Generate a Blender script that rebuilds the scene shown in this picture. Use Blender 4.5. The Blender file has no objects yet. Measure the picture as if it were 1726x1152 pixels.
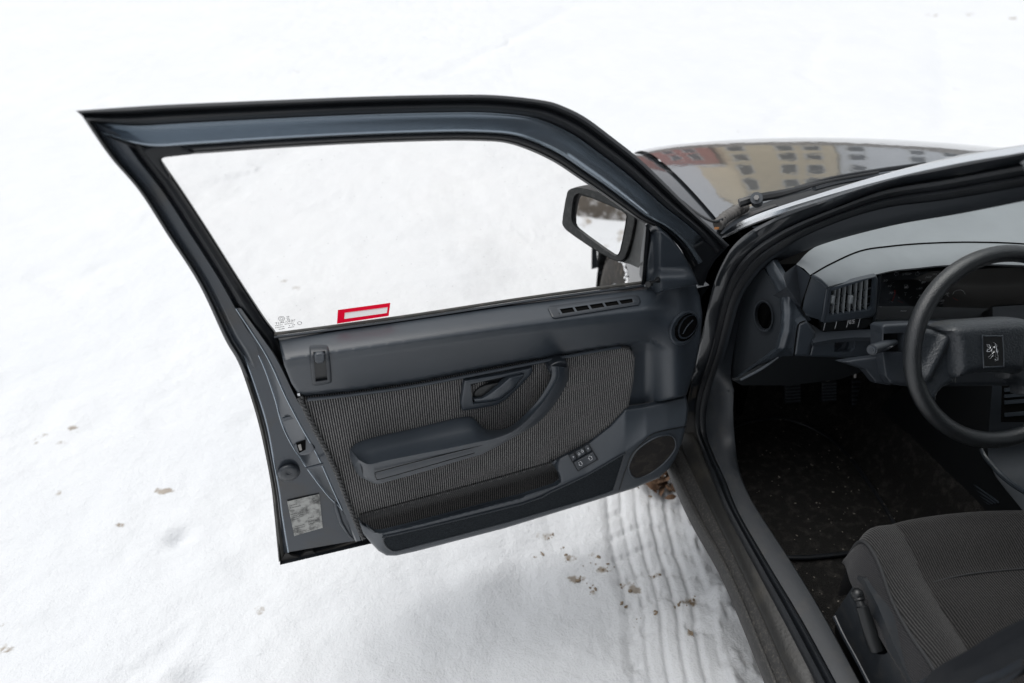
import bpy, bmesh, math, random
import numpy as np
from mathutils import Vector, Matrix
from mathutils.geometry import delaunay_2d_cdt
random.seed(7)
rng = np.random.default_rng(7)
SC = bpy.context.scene
COL = SC.collection
V = Vector

# ------------------------------------------------------------------ camera
CAM = V((-1.367, -1.412, 1.668)); YAW, PITCH, ROLL, FPX = -0.095, 0.597, -0.008, 1200.0
PW, PH = 1726.0, 1152.0
_f = V((-math.sin(YAW) * math.cos(PITCH), math.cos(YAW) * math.cos(PITCH), -math.sin(PITCH)))
_r = V((math.cos(YAW), math.sin(YAW), 0)); _u = _r.cross(_f)
CR = _r * math.cos(ROLL) + _u * math.sin(ROLL)
CU = _u * math.cos(ROLL) - _r * math.sin(ROLL)
CF = _f
cd = bpy.data.cameras.new('camera'); cam = bpy.data.objects.new('camera', cd); COL.objects.link(cam)
cam.matrix_world = Matrix(((CR.x, CU.x, -CF.x, CAM.x), (CR.y, CU.y, -CF.y, CAM.y), (CR.z, CU.z, -CF.z, CAM.z), (0, 0, 0, 1)))
cd.sensor_width = 36; cd.sensor_fit = 'HORIZONTAL'; cd.lens = 36 * FPX / PW
cd.clip_start = 0.05; cd.clip_end = 800
cd.dof.use_dof = True; cd.dof.focus_distance = 1.50; cd.dof.aperture_fstop = 2.4
SC.camera = cam

# ------------------------------------------------------------------ overcast winter light
SUN_EL, SUN_AZ = math.radians(70), math.radians(-70)      # azimuth from +y, to the left of the car
wd = bpy.data.worlds.new('World'); SC.world = wd; wd.use_nodes = True
nt = wd.node_tree; bg = nt.nodes['Background']
sky = nt.nodes.new('ShaderNodeTexSky'); sky.sky_type = 'NISHITA'; sky.sun_disc = False
sky.sun_elevation = SUN_EL; sky.sun_rotation = SUN_AZ
sky.air_density = 1.0; sky.dust_density = 7.0; sky.ozone_density = 1.0
hs = nt.nodes.new('ShaderNodeHueSaturation'); hs.inputs['Saturation'].default_value = 0.24   # cloud veil takes the blue out
nt.links.new(sky.outputs[0], hs.inputs['Color']); 
cm = nt.nodes.new('ShaderNodeMix'); cm.data_type = 'RGBA'; cm.inputs['Factor'].default_value = 0.62       # even cloud layer over the clear sky
cm.inputs['B'].default_value = (7.6, 7.9, 8.35, 1); nt.links.new(hs.outputs[0], cm.inputs['A']); nt.links.new(cm.outputs['Result'], bg.inputs[0])
bg.inputs[1].default_value = 0.08
sl = bpy.data.lights.new('sun', 'SUN'); sl.energy = 1.5; sl.angle = math.radians(60); sl.color = (1, .985, .96)
so = bpy.data.objects.new('sun', sl); COL.objects.link(so)
_sd = V((math.sin(SUN_AZ) * math.cos(SUN_EL), math.cos(SUN_AZ) * math.cos(SUN_EL), math.sin(SUN_EL)))
so.rotation_euler = _sd.to_track_quat('Z', 'Y').to_euler()
SC.view_settings.view_transform = 'Standard'; SC.view_settings.look = 'None'
SC.view_settings.exposure = 0.62; SC.view_settings.gamma = 1; SC.view_settings.use_curve_mapping = False
SC.cycles.use_denoising = True
SC.cycles.max_bounces = 8; SC.cycles.transparent_max_bounces = 12
SC.cycles.caustics_reflective = False; SC.cycles.caustics_refractive = False

# ------------------------------------------------------------------ measuring helpers (photo pixel -> point on a known surface)
def ray(px, py):
    return CF + CR * ((px - PW / 2) / FPX) - CU * ((py - PH / 2) / FPX)
class Plane:
    """N.(P-P0) = h ; h is the height above the plane, measured along N."""
    def __init__(s, p0, n): s.p0 = V(p0); s.n = V(n); s.u = s.n.normalized()
    def hit(s, px, py, h=0.0):
        d = ray(px, py)
        return CAM + d * ((h - s.n.dot(CAM - s.p0)) / s.n.dot(d))
def PX(x): return Plane((x, 0, 0), (-1, 0, 0))
def PY(y): return Plane((0, y, 0), (0, -1, 0))
def PZ(z): return Plane((0, 0, z), (0, 0, 1))
TH = 1.364
HINGE = V((-.80, 0, 0))
DU = V((-math.sin(TH), -math.cos(TH), 0)); DN = V((math.cos(TH), -math.sin(TH), 0)); ZZ = V((0, 0, 1))
def loc(u, w, v): return HINGE + DU * u + DN * w + ZZ * v
DV = Plane(HINGE, DN)                                           # door plane, h = w
DFR = Plane(loc(0, .054, .92), DN - ZZ * .24)                   # leaning window frame plane
def side(off):                                                  # body side above / below the belt
    return (Plane((-.736 + off, 0, .936), V((-1, 0, .39))), Plane((-.736 + off, 0, .936), V((-1, 0, .1))))
def S(px, py, off=0.0):
    a, b = side(off); P = a.hit(px, py)
    return P if P.z >= .936 else b.hit(px, py)

# ------------------------------------------------------------------ mesh helpers
MATS = {}
def new_obj(name, verts, faces, mat, parent=None, smooth=True, ang=35):
    me = bpy.data.meshes.new(name)
    me.from_pydata([tuple(v) for v in verts], [], [tuple(f) for f in faces]); me.update()
    return wrap(name, me, mat, parent, smooth, ang)
def wrap(name, me, mat, parent=None, smooth=True, ang=35):
    if smooth:
        me.polygons.foreach_set('use_smooth', [True] * len(me.polygons))
        me.set_sharp_from_angle(angle=math.radians(ang))
    for m in (mat if isinstance(mat, (list, tuple)) else [mat]): me.materials.append(MATS[m])
    o = bpy.data.objects.new(name, me); COL.objects.link(o)
    if parent: o.parent = parent; o.matrix_parent_inverse = parent.matrix_world.inverted()
    return o
def bm_obj(name, bm, mat, parent=None, smooth=True, ang=35):
    me = bpy.data.meshes.new(name); bm.to_mesh(me); bm.free(); return wrap(name, me, mat, parent, smooth, ang)
def tag(o, label, cat=None, group=None, kind=None):
    o['label'] = label
    if cat: o['category'] = cat
    if group: o['group'] = group
    if kind: o['kind'] = kind
    return o
def spline(P, n=6, closed=False):
    P = [V(p) for p in P]; out = []; m = len(P)
    for i in range(m if closed else m - 1):
        p1, p2 = P[i], P[(i + 1) % m]
        p0 = P[i - 1] if (closed or i > 0) else p1 * 2 - p2
        p3 = P[(i + 2) % m] if (closed or i + 2 < m) else p2 * 2 - p1
        for k in range(n):
            t = k / n
            out.append(.5 * ((2 * p1) + (p2 - p0) * t + (2 * p0 - 5 * p1 + 4 * p2 - p3) * t * t + (3 * p1 - p0 - 3 * p2 + p3) * t ** 3))
    if not closed: out.append(P[-1])
    return out
def loft(name, rails, mat, parent=None, n=6, closed=False, cap=False, ring=False, ang=35, flip=None):
    R = [spline(r, n, closed) for r in rails]
    m = len(R[0]); verts = [p for r in R for p in r]; faces = []
    k = len(R)
    for i in range(k if ring else k - 1):
        i2 = (i + 1) % k
        for j in range(m if closed else m - 1):
            j2 = (j + 1) % m
            faces.append((i * m + j, i * m + j2, i2 * m + j2, i2 * m + j))
    if cap:
        faces.append(tuple(i * m for i in range(k))); faces.append(tuple(i * m + m - 1 for i in reversed(range(k))))
    bm = bmesh.new()
    vs = [bm.verts.new(v) for v in verts]
    for f in faces:
        try: bm.faces.new([vs[i] for i in f])
        except ValueError: pass
    bm.normal_update(); bmesh.ops.recalc_face_normals(bm, faces=bm.faces)
    if not (ring or cap):
        s = sum(f.normal.dot(CAM - f.calc_center_median()) * f.calc_area() for f in bm.faces)
        if s < 0: bmesh.ops.reverse_faces(bm, faces=bm.faces)
    if flip: bmesh.ops.reverse_faces(bm, faces=bm.faces)
    return bm_obj(name, bm, mat, parent, True, ang)
def tube(name, path, r, mat, parent=None, n=5, seg=10, closed=False, rf=None, smoothpath=True):
    P = spline(path, n, closed) if smoothpath else [V(p) for p in path]
    m = len(P); verts = []; faces = []
    up = V((0, 0, 1)); prev = None
    for i, p in enumerate(P):
        t = (P[(i + 1) % m] - P[i - 1]) if closed else (P[min(i + 1, m - 1)] - P[max(i - 1, 0)])
        t.normalize()
        if prev is None:
            a = t.cross(up)
            if a.length < .05: a = t.cross(V((1, 0, 0)))
        else: a = prev - t * prev.dot(t)
        a.normalize(); prev = a; b = t.cross(a)
        rr = rf(i / (m - 1), i) * r if rf else r
        for k in range(seg):
            q = 2 * math.pi * k / seg
            verts.append(p + a * (rr * math.cos(q)) + b * (rr * math.sin(q)))
    for i in range(m if closed else m - 1):
        i2 = (i + 1) % m
        for k in range(seg):
            k2 = (k + 1) % seg
            faces.append((i * seg + k, i * seg + k2, i2 * seg + k2, i2 * seg + k))
    if not closed:
        faces.append(tuple(reversed(range(seg)))); faces.append(tuple((m - 1) * seg + k for k in range(seg)))
    return new_obj(name, verts, faces, mat, parent)
def chaikin(P, it=2, keep=()):
    for _ in range(it):
        Q = []
        for i in range(len(P)):
            a, b = P[i], P[(i + 1) % len(P)]
            Q.append((.75 * a[0] + .25 * b[0], .75 * a[1] + .25 * b[1])); Q.append((.25 * a[0] + .75 * b[0], .25 * a[1] + .75 * b[1]))
        P = Q
    return P
def dens(P, step):
    out = []
    for i in range(len(P)):
        a, b = P[i], P[(i + 1) % len(P)]
        L = math.hypot(b[0] - a[0], b[1] - a[1]); k = max(1, int(round(L / step)))
        for j in range(k): out.append((a[0] + (b[0] - a[0]) * j / k, a[1] + (b[1] - a[1]) * j / k))
    return out
def seg_dist(pts, poly):
    P = np.array(pts, float); A = np.array(poly, float); B = np.roll(A, -1, 0); d = B - A
    L = (d * d).sum(1) + 1e-12; best = np.full(len(P), 1e9)
    for i in range(len(A)):
        t = np.clip(((P - A[i]) @ d[i]) / L[i], 0, 1)
        best = np.minimum(best, np.hypot(P[:, 0] - A[i, 0] - t * d[i, 0], P[:, 1] - A[i, 1] - t * d[i, 1]))
    return best
def inside(pts, poly):
    P = np.array(pts, float); c = np.zeros(len(P), bool); n = len(poly)
    for i in range(n):
        x1, y1 = poly[i]; x2, y2 = poly[(i + 1) % n]
        if y1 == y2: continue
        m = ((y1 > P[:, 1]) != (y2 > P[:, 1])) & (P[:, 0] < (x2 - x1) * (P[:, 1] - y1) / (y2 - y1) + x1)
        c ^= m
    return c
def cdt(outline, step, fn, holes=(), rings=()):
    """fn(x, y, d) -> point ; d = distance to the outline.  Returns verts, tris, boundary edges"""
    B = dens(outline, step); loops = [B] + [dens(h, step) for h in holes]
    xs = [p[0] for p in B]; ys = [p[1] for p in B]
    gx, gy = np.meshgrid(np.arange(min(xs) + step * .5, max(xs), step), np.arange(min(ys) + step * .5, max(ys), step))
    G = np.stack([gx.ravel(), gy.ravel()], 1)
    if len(G):
        G = G[inside(G, B)]
        for h in loops[1:]:
            if len(G): G = G[~inside(G, h)]
        for h in loops:
            if len(G): G = G[seg_dist(G, h) > step * .55]
    extra = []
    if rings:
        if len(G): G = G[seg_dist(G, B) > max(rings) + step * .4]
        A = np.array(B); T = np.roll(A, -1, 0) - np.roll(A, 1, 0); T /= np.linalg.norm(T, axis=1)[:, None] + 1e-12
        area = sum(B[i][0] * B[(i + 1) % len(B)][1] - B[(i + 1) % len(B)][0] * B[i][1] for i in range(len(B)))
        nn = np.stack([-T[:, 1], T[:, 0]], 1) * (1 if area > 0 else -1)
        for rd in rings:
            Q = A + nn * rd; Q = Q[inside(Q, B)]
            if len(Q): Q = Q[seg_dist(Q, B) > rd * .9]
            for h in loops[1:]:
                if len(Q): Q = Q[~inside(Q, h)]
                if len(Q): Q = Q[seg_dist(Q, h) > step * .4]
            extra += [tuple(q) for q in Q]
    pts = [p for l in loops for p in l] + [tuple(g) for g in G] + extra
    edges = []; k = 0
    for l in loops:
        edges += [(k + i, k + (i + 1) % len(l)) for i in range(len(l))]; k += len(l)
    vo, eo, fo, _, _, _ = delaunay_2d_cdt([V(p) for p in pts], edges, [], 1, 1e-6)
    vo = [(v.x, v.y) for v in vo]
    for h in loops[1:]:
        c = np.array([[sum(vo[i][0] for i in f) / len(f), sum(vo[i][1] for i in f) / len(f)] for f in fo])
        m = inside(c, h); fo = [f for f, q in zip(fo, m) if not q]
    dist = seg_dist(vo, B)
    verts = [fn(x, y, d) for (x, y), d in zip(vo, dist)]
    return verts, [tuple(f) for f in fo]
def skin(name, verts, faces, mat, parent, back, bdir, ang=35, toward=None):
    bm = bmesh.new(); vs = [bm.verts.new(v) for v in verts]
    for f in faces:
        try: bm.faces.new([vs[i] for i in f])
        except ValueError: pass
    bmesh.ops.delete(bm, geom=[v for v in bm.verts if not v.link_faces], context='VERTS')
    bm.normal_update()
    tw = -bdir
    if sum(f.normal.dot(tw) * f.calc_area() for f in bm.faces) < 0: bmesh.ops.reverse_faces(bm, faces=bm.faces)
    if back:
        be = [e for e in bm.edges if len(e.link_faces) == 1]
        r = bmesh.ops.extrude_edge_only(bm, edges=be)
        nv = [g for g in r['geom'] if isinstance(g, bmesh.types.BMVert)]
        for v in nv: v.co += bdir * back
        bm.normal_update()
        bmesh.ops.recalc_face_normals(bm, faces=bm.faces)
        big = sum(f.normal.dot(tw) * f.calc_area() for f in bm.faces)
        if big < 0: bmesh.ops.reverse_faces(bm, faces=bm.faces)
    return bm_obj(name, bm, mat, parent, True, ang)
def panel(name, outline, pl, h, mat, parent=None, step=6, cha=0, back=.01, holes=(), ang=35, r=0, rh=0):
    """a piece with the outline seen in the photo, standing on plane pl, height profile h(px,py), edge rounded over r px by rh metres"""
    if cha: outline = chaikin(outline, cha)
    hf = h if callable(h) else (lambda x, y: h)
    def fn(x, y, d):
        hh = hf(x, y)
        if r: t = min(d / r, 1.0); hh -= rh * (1 - math.sqrt(max(0, 1 - (1 - t) ** 2)))
        return pl.hit(x, y, hh)
    v, f = cdt(outline, min(step, max(2.2, r * .8)) if r else step, fn, holes, (r * .12, r * .35, r * .65, r) if r else ())
    return skin(name, v, f, mat, parent, back, -pl.u, ang)
def box(name, c, s, mat, parent=None, bev=.004, rot=None, seg=2):
    bm = bmesh.new(); bmesh.ops.create_cube(bm, size=1)
    for v in bm.verts: v.co = V((v.co.x * s[0], v.co.y * s[1], v.co.z * s[2]))
    if bev: bmesh.ops.bevel(bm, geom=list(bm.edges), offset=bev, segments=seg, affect='EDGES', profile=.6)
    if rot is not None: bmesh.ops.transform(bm, matrix=rot.to_4x4(), verts=bm.verts)
    bmesh.ops.translate(bm, vec=V(c), verts=bm.verts)
    return bm_obj(name, bm, mat, parent)
def poly_strip(name, pts, width, mat, parent=None, n=V((0, 0, 1)), closed=False):
    """flat printed line of the given width on a surface with normal n"""
    verts = []; faces = []; m = len(pts)
    for i, p in enumerate(pts):
        a = pts[i - 1] if (i > 0 or closed) else p; b = pts[(i + 1) % m] if (i < m - 1 or closed) else p
        t = (V(b) - V(a)).normalized(); s = t.cross(n).normalized() * (width / 2)
        verts += [V(p) - s, V(p) + s]
    for i in range(m if closed else m - 1):
        j = (i + 1) % m
        faces.append((2 * i, 2 * i + 1, 2 * j + 1, 2 * j))
    return new_obj(name, verts, faces, mat, parent, False)
def lerp(xs, ys):
    return lambda x: float(np.interp(x, xs, ys))
def sm(t): t = max(0.0, min(1.0, t)); return t * t * (3 - 2 * t)

# ------------------------------------------------------------------ materials
def M(name, col=(.5, .5, .5), rough=.5, metal=0, spec=.5, coat=0, coat_r=.05, coat_ior=1.5, bump=0, bscale=300, var=0, vscale=8, dirt=None, dscale=6, damt=.4, bdist=.002, emit=None):
    m = bpy.data.materials.new(name); m.use_nodes = True; N = m.node_tree.nodes; L = m.node_tree.links
    b = N['Principled BSDF']; b.inputs['Base Color'].default_value = (*col, 1); b.inputs['Roughness'].default_value = rough
    b.inputs['Metallic'].default_value = metal; b.inputs['Specular IOR Level'].default_value = spec
    b.inputs['Coat Weight'].default_value = coat; b.inputs['Coat Roughness'].default_value = coat_r; b.inputs['Coat IOR'].default_value = coat_ior
    tc = N.new('ShaderNodeTexCoord')
    if var or dirt:
        nz = N.new('ShaderNodeTexNoise'); nz.inputs['Scale'].default_value = vscale; nz.inputs['Detail'].default_value = 6; nz.inputs['Roughness'].default_value = .65
        L.new(tc.outputs['Object'], nz.inputs['Vector'])
        mx = N.new('ShaderNodeMix'); mx.data_type = 'RGBA'
        c2 = dirt if dirt else tuple(c * (1 + var) for c in col); c1 = col if dirt else tuple(c * (1 - var) for c in col)
        mx.inputs['A'].default_value = (*c1, 1); mx.inputs['B'].default_value = (*c2, 1)
        mr = N.new('ShaderNodeMapRange'); mr.inputs['From Min'].default_value = .35 if not dirt else .5; mr.inputs['From Max'].default_value = .65 if not dirt else .75
        mr.inputs['To Max'].default_value = 1 if not dirt else damt
        L.new(nz.outputs['Fac'], mr.inputs['Value']); L.new(mr.outputs[0], mx.inputs['Factor']); L.new(mx.outputs['Result'], b.inputs['Base Color'])
        r2 = N.new('ShaderNodeMapRange'); r2.inputs['To Min'].default_value = max(0, rough - .07); r2.inputs['To Max'].default_value = min(1, rough + .1)
        L.new(nz.outputs['Fac'], r2.inputs['Value']); L.new(r2.outputs[0], b.inputs['Roughness'])
    if bump:
        bn = N.new('ShaderNodeTexNoise'); bn.inputs['Scale'].default_value = bscale; bn.inputs['Detail'].default_value = 3
        L.new(tc.outputs['Object'], bn.inputs['Vector'])
        bp = N.new('ShaderNodeBump'); bp.inputs['Strength'].default_value = bump; bp.inputs['Distance'].default_value = bdist
        L.new(bn.outputs['Fac'], bp.inputs['Height']); L.new(bp.outputs[0], b.inputs['Normal'])
        if coat: L.new(bp.outputs[0], b.inputs['Coat Normal'])
    if emit: b.inputs['Emission Color'].default_value = (*emit[0], 1); b.inputs['Emission Strength'].default_value = emit[1]
    MATS[name] = m; return m
M('paint', (.014, .017, .021), .3, .15, .5, coat=1, coat_r=.03, var=.12, vscale=40)
M('frame_paint', (.30, .35, .40), .24, .8, .5, coat=.8, coat_r=.05)
M('bonnet_paint', (.11, .12, .13), .30, .8, .6, coat=1, coat_r=.02, coat_ior=2.8, bump=.06, bscale=13, bdist=.01)
M('jamb_paint', (.034, .042, .053), .36, .3, .5, coat=.6, coat_r=.12, dirt=(.045, .040, .034), vscale=9, damt=.8)
M('jamb_dirty', (.034, .033, .032), .6, 0, .4, dirt=(.085, .072, .055), vscale=14, damt=.9, bump=.2, bscale=180)
M('sill_dirty', (.013, .013, .0125), .42, 0, .5, dirt=(.040, .036, .028), vscale=9, damt=.7, bump=.3, bscale=160)
M('rocker_dusty', (.022, .022, .022), .5, 0, .45, dirt=(.10, .092, .082), vscale=210, damt=.85, bump=.35, bscale=420)
M('rubber', (.006, .0075, .0098), .46, 0, .4, bump=.12, bscale=90, var=.2, vscale=20)
M('rubber_dusty', (.045, .045, .042), .7, 0, .3, dirt=(.12, .11, .10), vscale=35, damt=.7, bump=.2, bscale=200)
M('plastic', (.030, .038, .048), .36, 0, .8, bump=.3, bscale=520, var=.10, vscale=5, bdist=.001)
M('plastic_dash', (.20, .218, .23), .46, 0, .8, bump=.25, bscale=600, var=.08, vscale=6, bdist=.001)
M('plastic_dark', (.024, .029, .036), .38, 0, .6, bump=.2, bscale=520, var=.12, vscale=6, bdist=.001)
M('plastic_black', (.008, .009, .010), .38, 0, .5)
M('void_black', (.002, .002, .002), .9, 0, .1)
M('leather_grain', (.010, .012, .014), .31, 0, .8, bump=.6, bscale=430, var=.15, vscale=30, bdist=.0015)
M('hub_grain', (.016, .020, .025), .36, 0, .7, bump=.9, bscale=280, var=.1, vscale=20, bdist=.0015)
M('carpet', (.016, .0155, .015), .98, 0, .1, bump=1, bscale=260, dirt=(.052, .049, .045), vscale=38, damt=.9, bdist=.006)
M('carpet_insert', (.020, .024, .028), .95, 0, .15, bump=.9, bscale=420, var=.35, vscale=260, bdist=.003)
M('speaker_cloth', (.022, .020, .019), .8, 0, .2, bump=.5, bscale=500, dirt=(.06, .052, .045), vscale=34, damt=.8)
M('white_print', (.75, .76, .78), .5)
M('grey_print', (.62, .64, .66), .5)
M('red_print', (.30, .02, .015), .5)
M('silver', (.62, .63, .65), .25, 1)
M('steel', (.30, .29, .28), .4, .9, dirt=(.10, .07, .05), vscale=40)
M('chrome_trim', (.80, .82, .84), .22, .9)
M('mirror_glass', (.93, .94, .95), .02, 1)

M('tyre', (.028, .026, .024), .8, 0, .3, dirt=(.10, .085, .07), vscale=25, damt=.8, bump=.4, bscale=120)
M('wheel_cover', (.25, .26, .27), .4, .6, dirt=(.10, .09, .075), vscale=15)
M('snow_packed', (.82, .84, .87), .7, 0, .3, bump=.6, bscale=60, bdist=.01)
M('dead_leaf', (.115, .07, .045), .8, 0, .2, var=.45, vscale=40, bump=.3, bscale=120)
M('litter', (.12, .085, .06), .9, 0, .2, var=.5, vscale=60)
M('crumbs', (.17, .155, .135), .9, 0, .2, var=.4, vscale=60)
M('knee_shaded', (.010, .012, .014), .5, 0, .4)  # dash plastic with the footwell's shade put into its colour
M('end_shaded', (.020, .024, .029), .5, 0, .4, bump=.2, bscale=520, bdist=.001)  # trim plastic, darkened so the dash end carries its cabin shade
M('trim_shade', (.015, .018, .022), .5, 0, .45, bump=.25, bscale=520, bdist=.001, dirt=(.045, .042, .038), vscale=30, damt=.5)
M('headliner', (.28, .28, .27), .9)
M('bark', (.05, .04, .032), .9, var=.3, vscale=10)
M('hose_rubber', (.12, .115, .11), .7, 0, .3)
M('piping', (.022, .023, .025), .8)
M('clod', (.21, .165, .12), .95, 0, .15, var=.5, vscale=90, bump=.5, bscale=200)
M('seal_matte', (.007, .0085, .011), .65, 0, .25, bump=.1, bscale=90)
M('copper', (.45, .20, .08), .4, .8)

def stripes(name, dvec, pitch, dark, light, soft=.25, bump=.6, wob=.0006):
    m = bpy.data.materials.new(name); m.use_nodes = True; N = m.node_tree.nodes; L = m.node_tree.links
    b = N['Principled BSDF']; b.inputs['Roughness'].default_value = .95; b.inputs['Specular IOR Level'].default_value = .12
    b.inputs['Sheen Weight'].default_value = .12; b.inputs['Sheen Roughness'].default_value = .5
    tc = N.new('ShaderNodeTexCoord'); dt = N.new('ShaderNodeVectorMath'); dt.operation = 'DOT_PRODUCT'
    dt.inputs[1].default_value = tuple(dvec); L.new(tc.outputs['Object'], dt.inputs[0])
    nz = N.new('ShaderNodeTexNoise'); nz.inputs['Scale'].default_value = 260; nz.inputs['Detail'].default_value = 2; L.new(tc.outputs['Object'], nz.inputs['Vector'])
    ad = N.new('ShaderNodeMath'); ad.operation = 'MULTIPLY_ADD'; L.new(nz.outputs['Fac'], ad.inputs[0]); ad.inputs[1].default_value = wob * 3; L.new(dt.outputs['Value'], ad.inputs[2])
    mu = N.new('ShaderNodeMath'); mu.operation = 'MULTIPLY'; L.new(ad.outputs[0], mu.inputs[0]); mu.inputs[1].default_value = 2 * math.pi / pitch
    si = N.new('ShaderNodeMath'); si.operation = 'SINE'; L.new(mu.outputs[0], si.inputs[0])
    mr = N.new('ShaderNodeMapRange'); mr.interpolation_type = 'SMOOTHSTEP'; L.new(si.outputs[0], mr.inputs['Value'])
    mr.inputs['From Min'].default_value = -soft - .1; mr.inputs['From Max'].default_value = soft + .45
    n2 = N.new('ShaderNodeTexNoise'); n2.inputs['Scale'].default_value = 7; n2.inputs['Detail'].default_value = 5; L.new(tc.outputs['Object'], n2.inputs['Vector'])
    n3 = N.new('ShaderNodeTexNoise'); n3.inputs['Scale'].default_value = 420; n3.inputs['Detail'].default_value = 2; L.new(tc.outputs['Object'], n3.inputs['Vector'])
    am = N.new('ShaderNodeMath'); am.operation = 'MULTIPLY_ADD'; L.new(n2.outputs['Fac'], am.inputs[0]); am.inputs[1].default_value = .5; L.new(n3.outputs['Fac'], am.inputs[2])
    mm = N.new('ShaderNodeMath'); mm.operation = 'MULTIPLY'; L.new(mr.outputs[0], mm.inputs[0]); L.new(am.outputs[0], mm.inputs[1])
    mx = N.new('ShaderNodeMix'); mx.data_type = 'RGBA'; mx.inputs['A'].default_value = (*dark, 1); mx.inputs['B'].default_value = (*light, 1)
    L.new(mm.outputs[0], mx.inputs['Factor']); L.new(mx.outputs['Result'], b.inputs['Base Color'])
    bp = N.new('ShaderNodeBump'); bp.inputs['Strength'].default_value = bump; bp.inputs['Distance'].default_value = .0015
    L.new(mr.outputs[0], bp.inputs['Height']); L.new(bp.outputs[0], b.inputs['Normal'])
    MATS[name] = m
stripes('door_fabric', DU, .0049, (.014, .014, .015), (.30, .292, .286), soft=.40)
stripes('pocket_cloth_shaded', DU, .0053, (.005, .005, .006), (.12, .116, .112), soft=.30)  # cloth below the seam, the pocket's shade put into its stripes
stripes('seat_fabric', V((1, .12, .25)), .0048, (.014, .014, .0145), (.064, .063, .063), soft=.48)
stripes('seat_centre', V((1, .06, .1)), .0050, (.010, .0098, .010), (.050, .048, .048), soft=.45)
stripes('seat_side', V((.0, .3, 1)), .0030, (.022, .022, .024), (.036, .036, .038), soft=.6)

def film(name, col, tr):
    m = bpy.data.materials.new(name); m.use_nodes = True; N = m.node_tree.nodes; L = m.node_tree.links; b = N['Principled BSDF']; b.inputs['Base Color'].default_value = (*col, 1); b.inputs['Roughness'].default_value = .45
    t = N.new('ShaderNodeBsdfTranslucent'); t.inputs[0].default_value = (*tr, 1); mx = N.new('ShaderNodeMixShader'); mx.inputs[0].default_value = .6
    L.new(b.outputs[0], mx.inputs[1]); L.new(t.outputs[0], mx.inputs[2]); L.new(mx.outputs[0], N['Material Output'].inputs[0]); MATS[name] = m
film('sticker_red', (.70, .004, .03), (.85, .005, .04)); film('sticker_white', (.85, .85, .85), (.95, .95, .95))
def glass(name, tint, refl=1.0, dirty=0):
    m = bpy.data.materials.new(name); m.use_nodes = True; N = m.node_tree.nodes; L = m.node_tree.links
    N.remove(N['Principled BSDF']); out = N['Material Output']
    tr = N.new('ShaderNodeBsdfTransparent'); tr.inputs[0].default_value = (*tint, 1)
    gl = N.new('ShaderNodeBsdfGlossy'); gl.inputs['Roughness'].default_value = .0
    fr = N.new('ShaderNodeFresnel'); fr.inputs['IOR'].default_value = 1.45
    mu = N.new('ShaderNodeMath'); mu.operation = 'MULTIPLY'; mu.inputs[1].default_value = refl; L.new(fr.outputs[0], mu.inputs[0])
    mx = N.new('ShaderNodeMixShader'); L.new(mu.outputs[0], mx.inputs[0]); L.new(tr.outputs[0], mx.inputs[1]); L.new(gl.outputs[0], mx.inputs[2])
    if dirty:      # dried water film and specks on the pane
        tc = N.new('ShaderNodeTexCoord'); nz = N.new('ShaderNodeTexNoise'); nz.inputs['Scale'].default_value = 5; nz.inputs['Detail'].default_value = 8; nz.inputs['Roughness'].default_value = .7; L.new(tc.outputs['Object'], nz.inputs['Vector'])
        vo = N.new('ShaderNodeTexVoronoi'); vo.inputs['Scale'].default_value = 60; L.new(tc.outputs['Object'], vo.inputs['Vector'])
        m1 = N.new('ShaderNodeMapRange'); m1.inputs['From Min'].default_value = .5; m1.inputs['From Max'].default_value = .8; m1.inputs['To Max'].default_value = dirty; L.new(nz.outputs['Fac'], m1.inputs['Value'])
        m2 = N.new('ShaderNodeMapRange'); m2.inputs['From Min'].default_value = .10; m2.inputs['From Max'].default_value = .04; m2.inputs['To Max'].default_value = dirty * 2.5; L.new(vo.outputs['Distance'], m2.inputs['Value'])
        mm = N.new('ShaderNodeMath'); mm.operation = 'MULTIPLY'; L.new(m2.outputs[0], mm.inputs[0]); L.new(nz.outputs['Fac'], mm.inputs[1])
        ma = N.new('ShaderNodeMath'); ma.operation = 'ADD'; L.new(m1.outputs[0], ma.inputs[0]); L.new(mm.outputs[0], ma.inputs[1])
        df_ = N.new('ShaderNodeBsdfDiffuse'); df_.inputs[0].default_value = (.32, .31, .30, 1)
        m3 = N.new('ShaderNodeMixShader'); L.new(ma.outputs[0], m3.inputs[0]); L.new(mx.outputs[0], m3.inputs[1]); L.new(df_.outputs[0], m3.inputs[2]); mx = m3
    L.new(mx.outputs[0], out.inputs[0]); MATS[name] = m
glass('window_glass', (.965, .955, .942), .7, .14)
glass('windscreen_glass', (.93, .95, .94), 1)
glass('lens_glass', (.8, .8, .8), .35)
# ------------------------------------------------------------------ noise
def vnoise(x, y, seed=0):
    xi = np.floor(x).astype(np.int64); yi = np.floor(y).astype(np.int64); fx = x - xi; fy = y - yi
    def h(a, b):
        n = (a * 374761393 + b * 668265263 + seed * 1442695041) & 0x7fffffff
        n = ((n ^ (n >> 13)) * 1274126177) & 0x7fffffff
        return ((n ^ (n >> 16)) & 0xffff) / 65535.0
    sx = fx * fx * (3 - 2 * fx); sy = fy * fy * (3 - 2 * fy)
    return (h(xi, yi) * (1 - sx) + h(xi + 1, yi) * sx) * (1 - sy) + (h(xi, yi + 1) * (1 - sx) + h(xi + 1, yi + 1) * sx) * sy
def fbm(x, y, o=4, seed=0):
    s = 0; a = .5; f = 1.0
    for i in range(o): s = s + a * vnoise(x * f + 17.3 * i, y * f - 9.1 * i, seed + i); a *= .5; f *= 2.03
    return s
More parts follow.
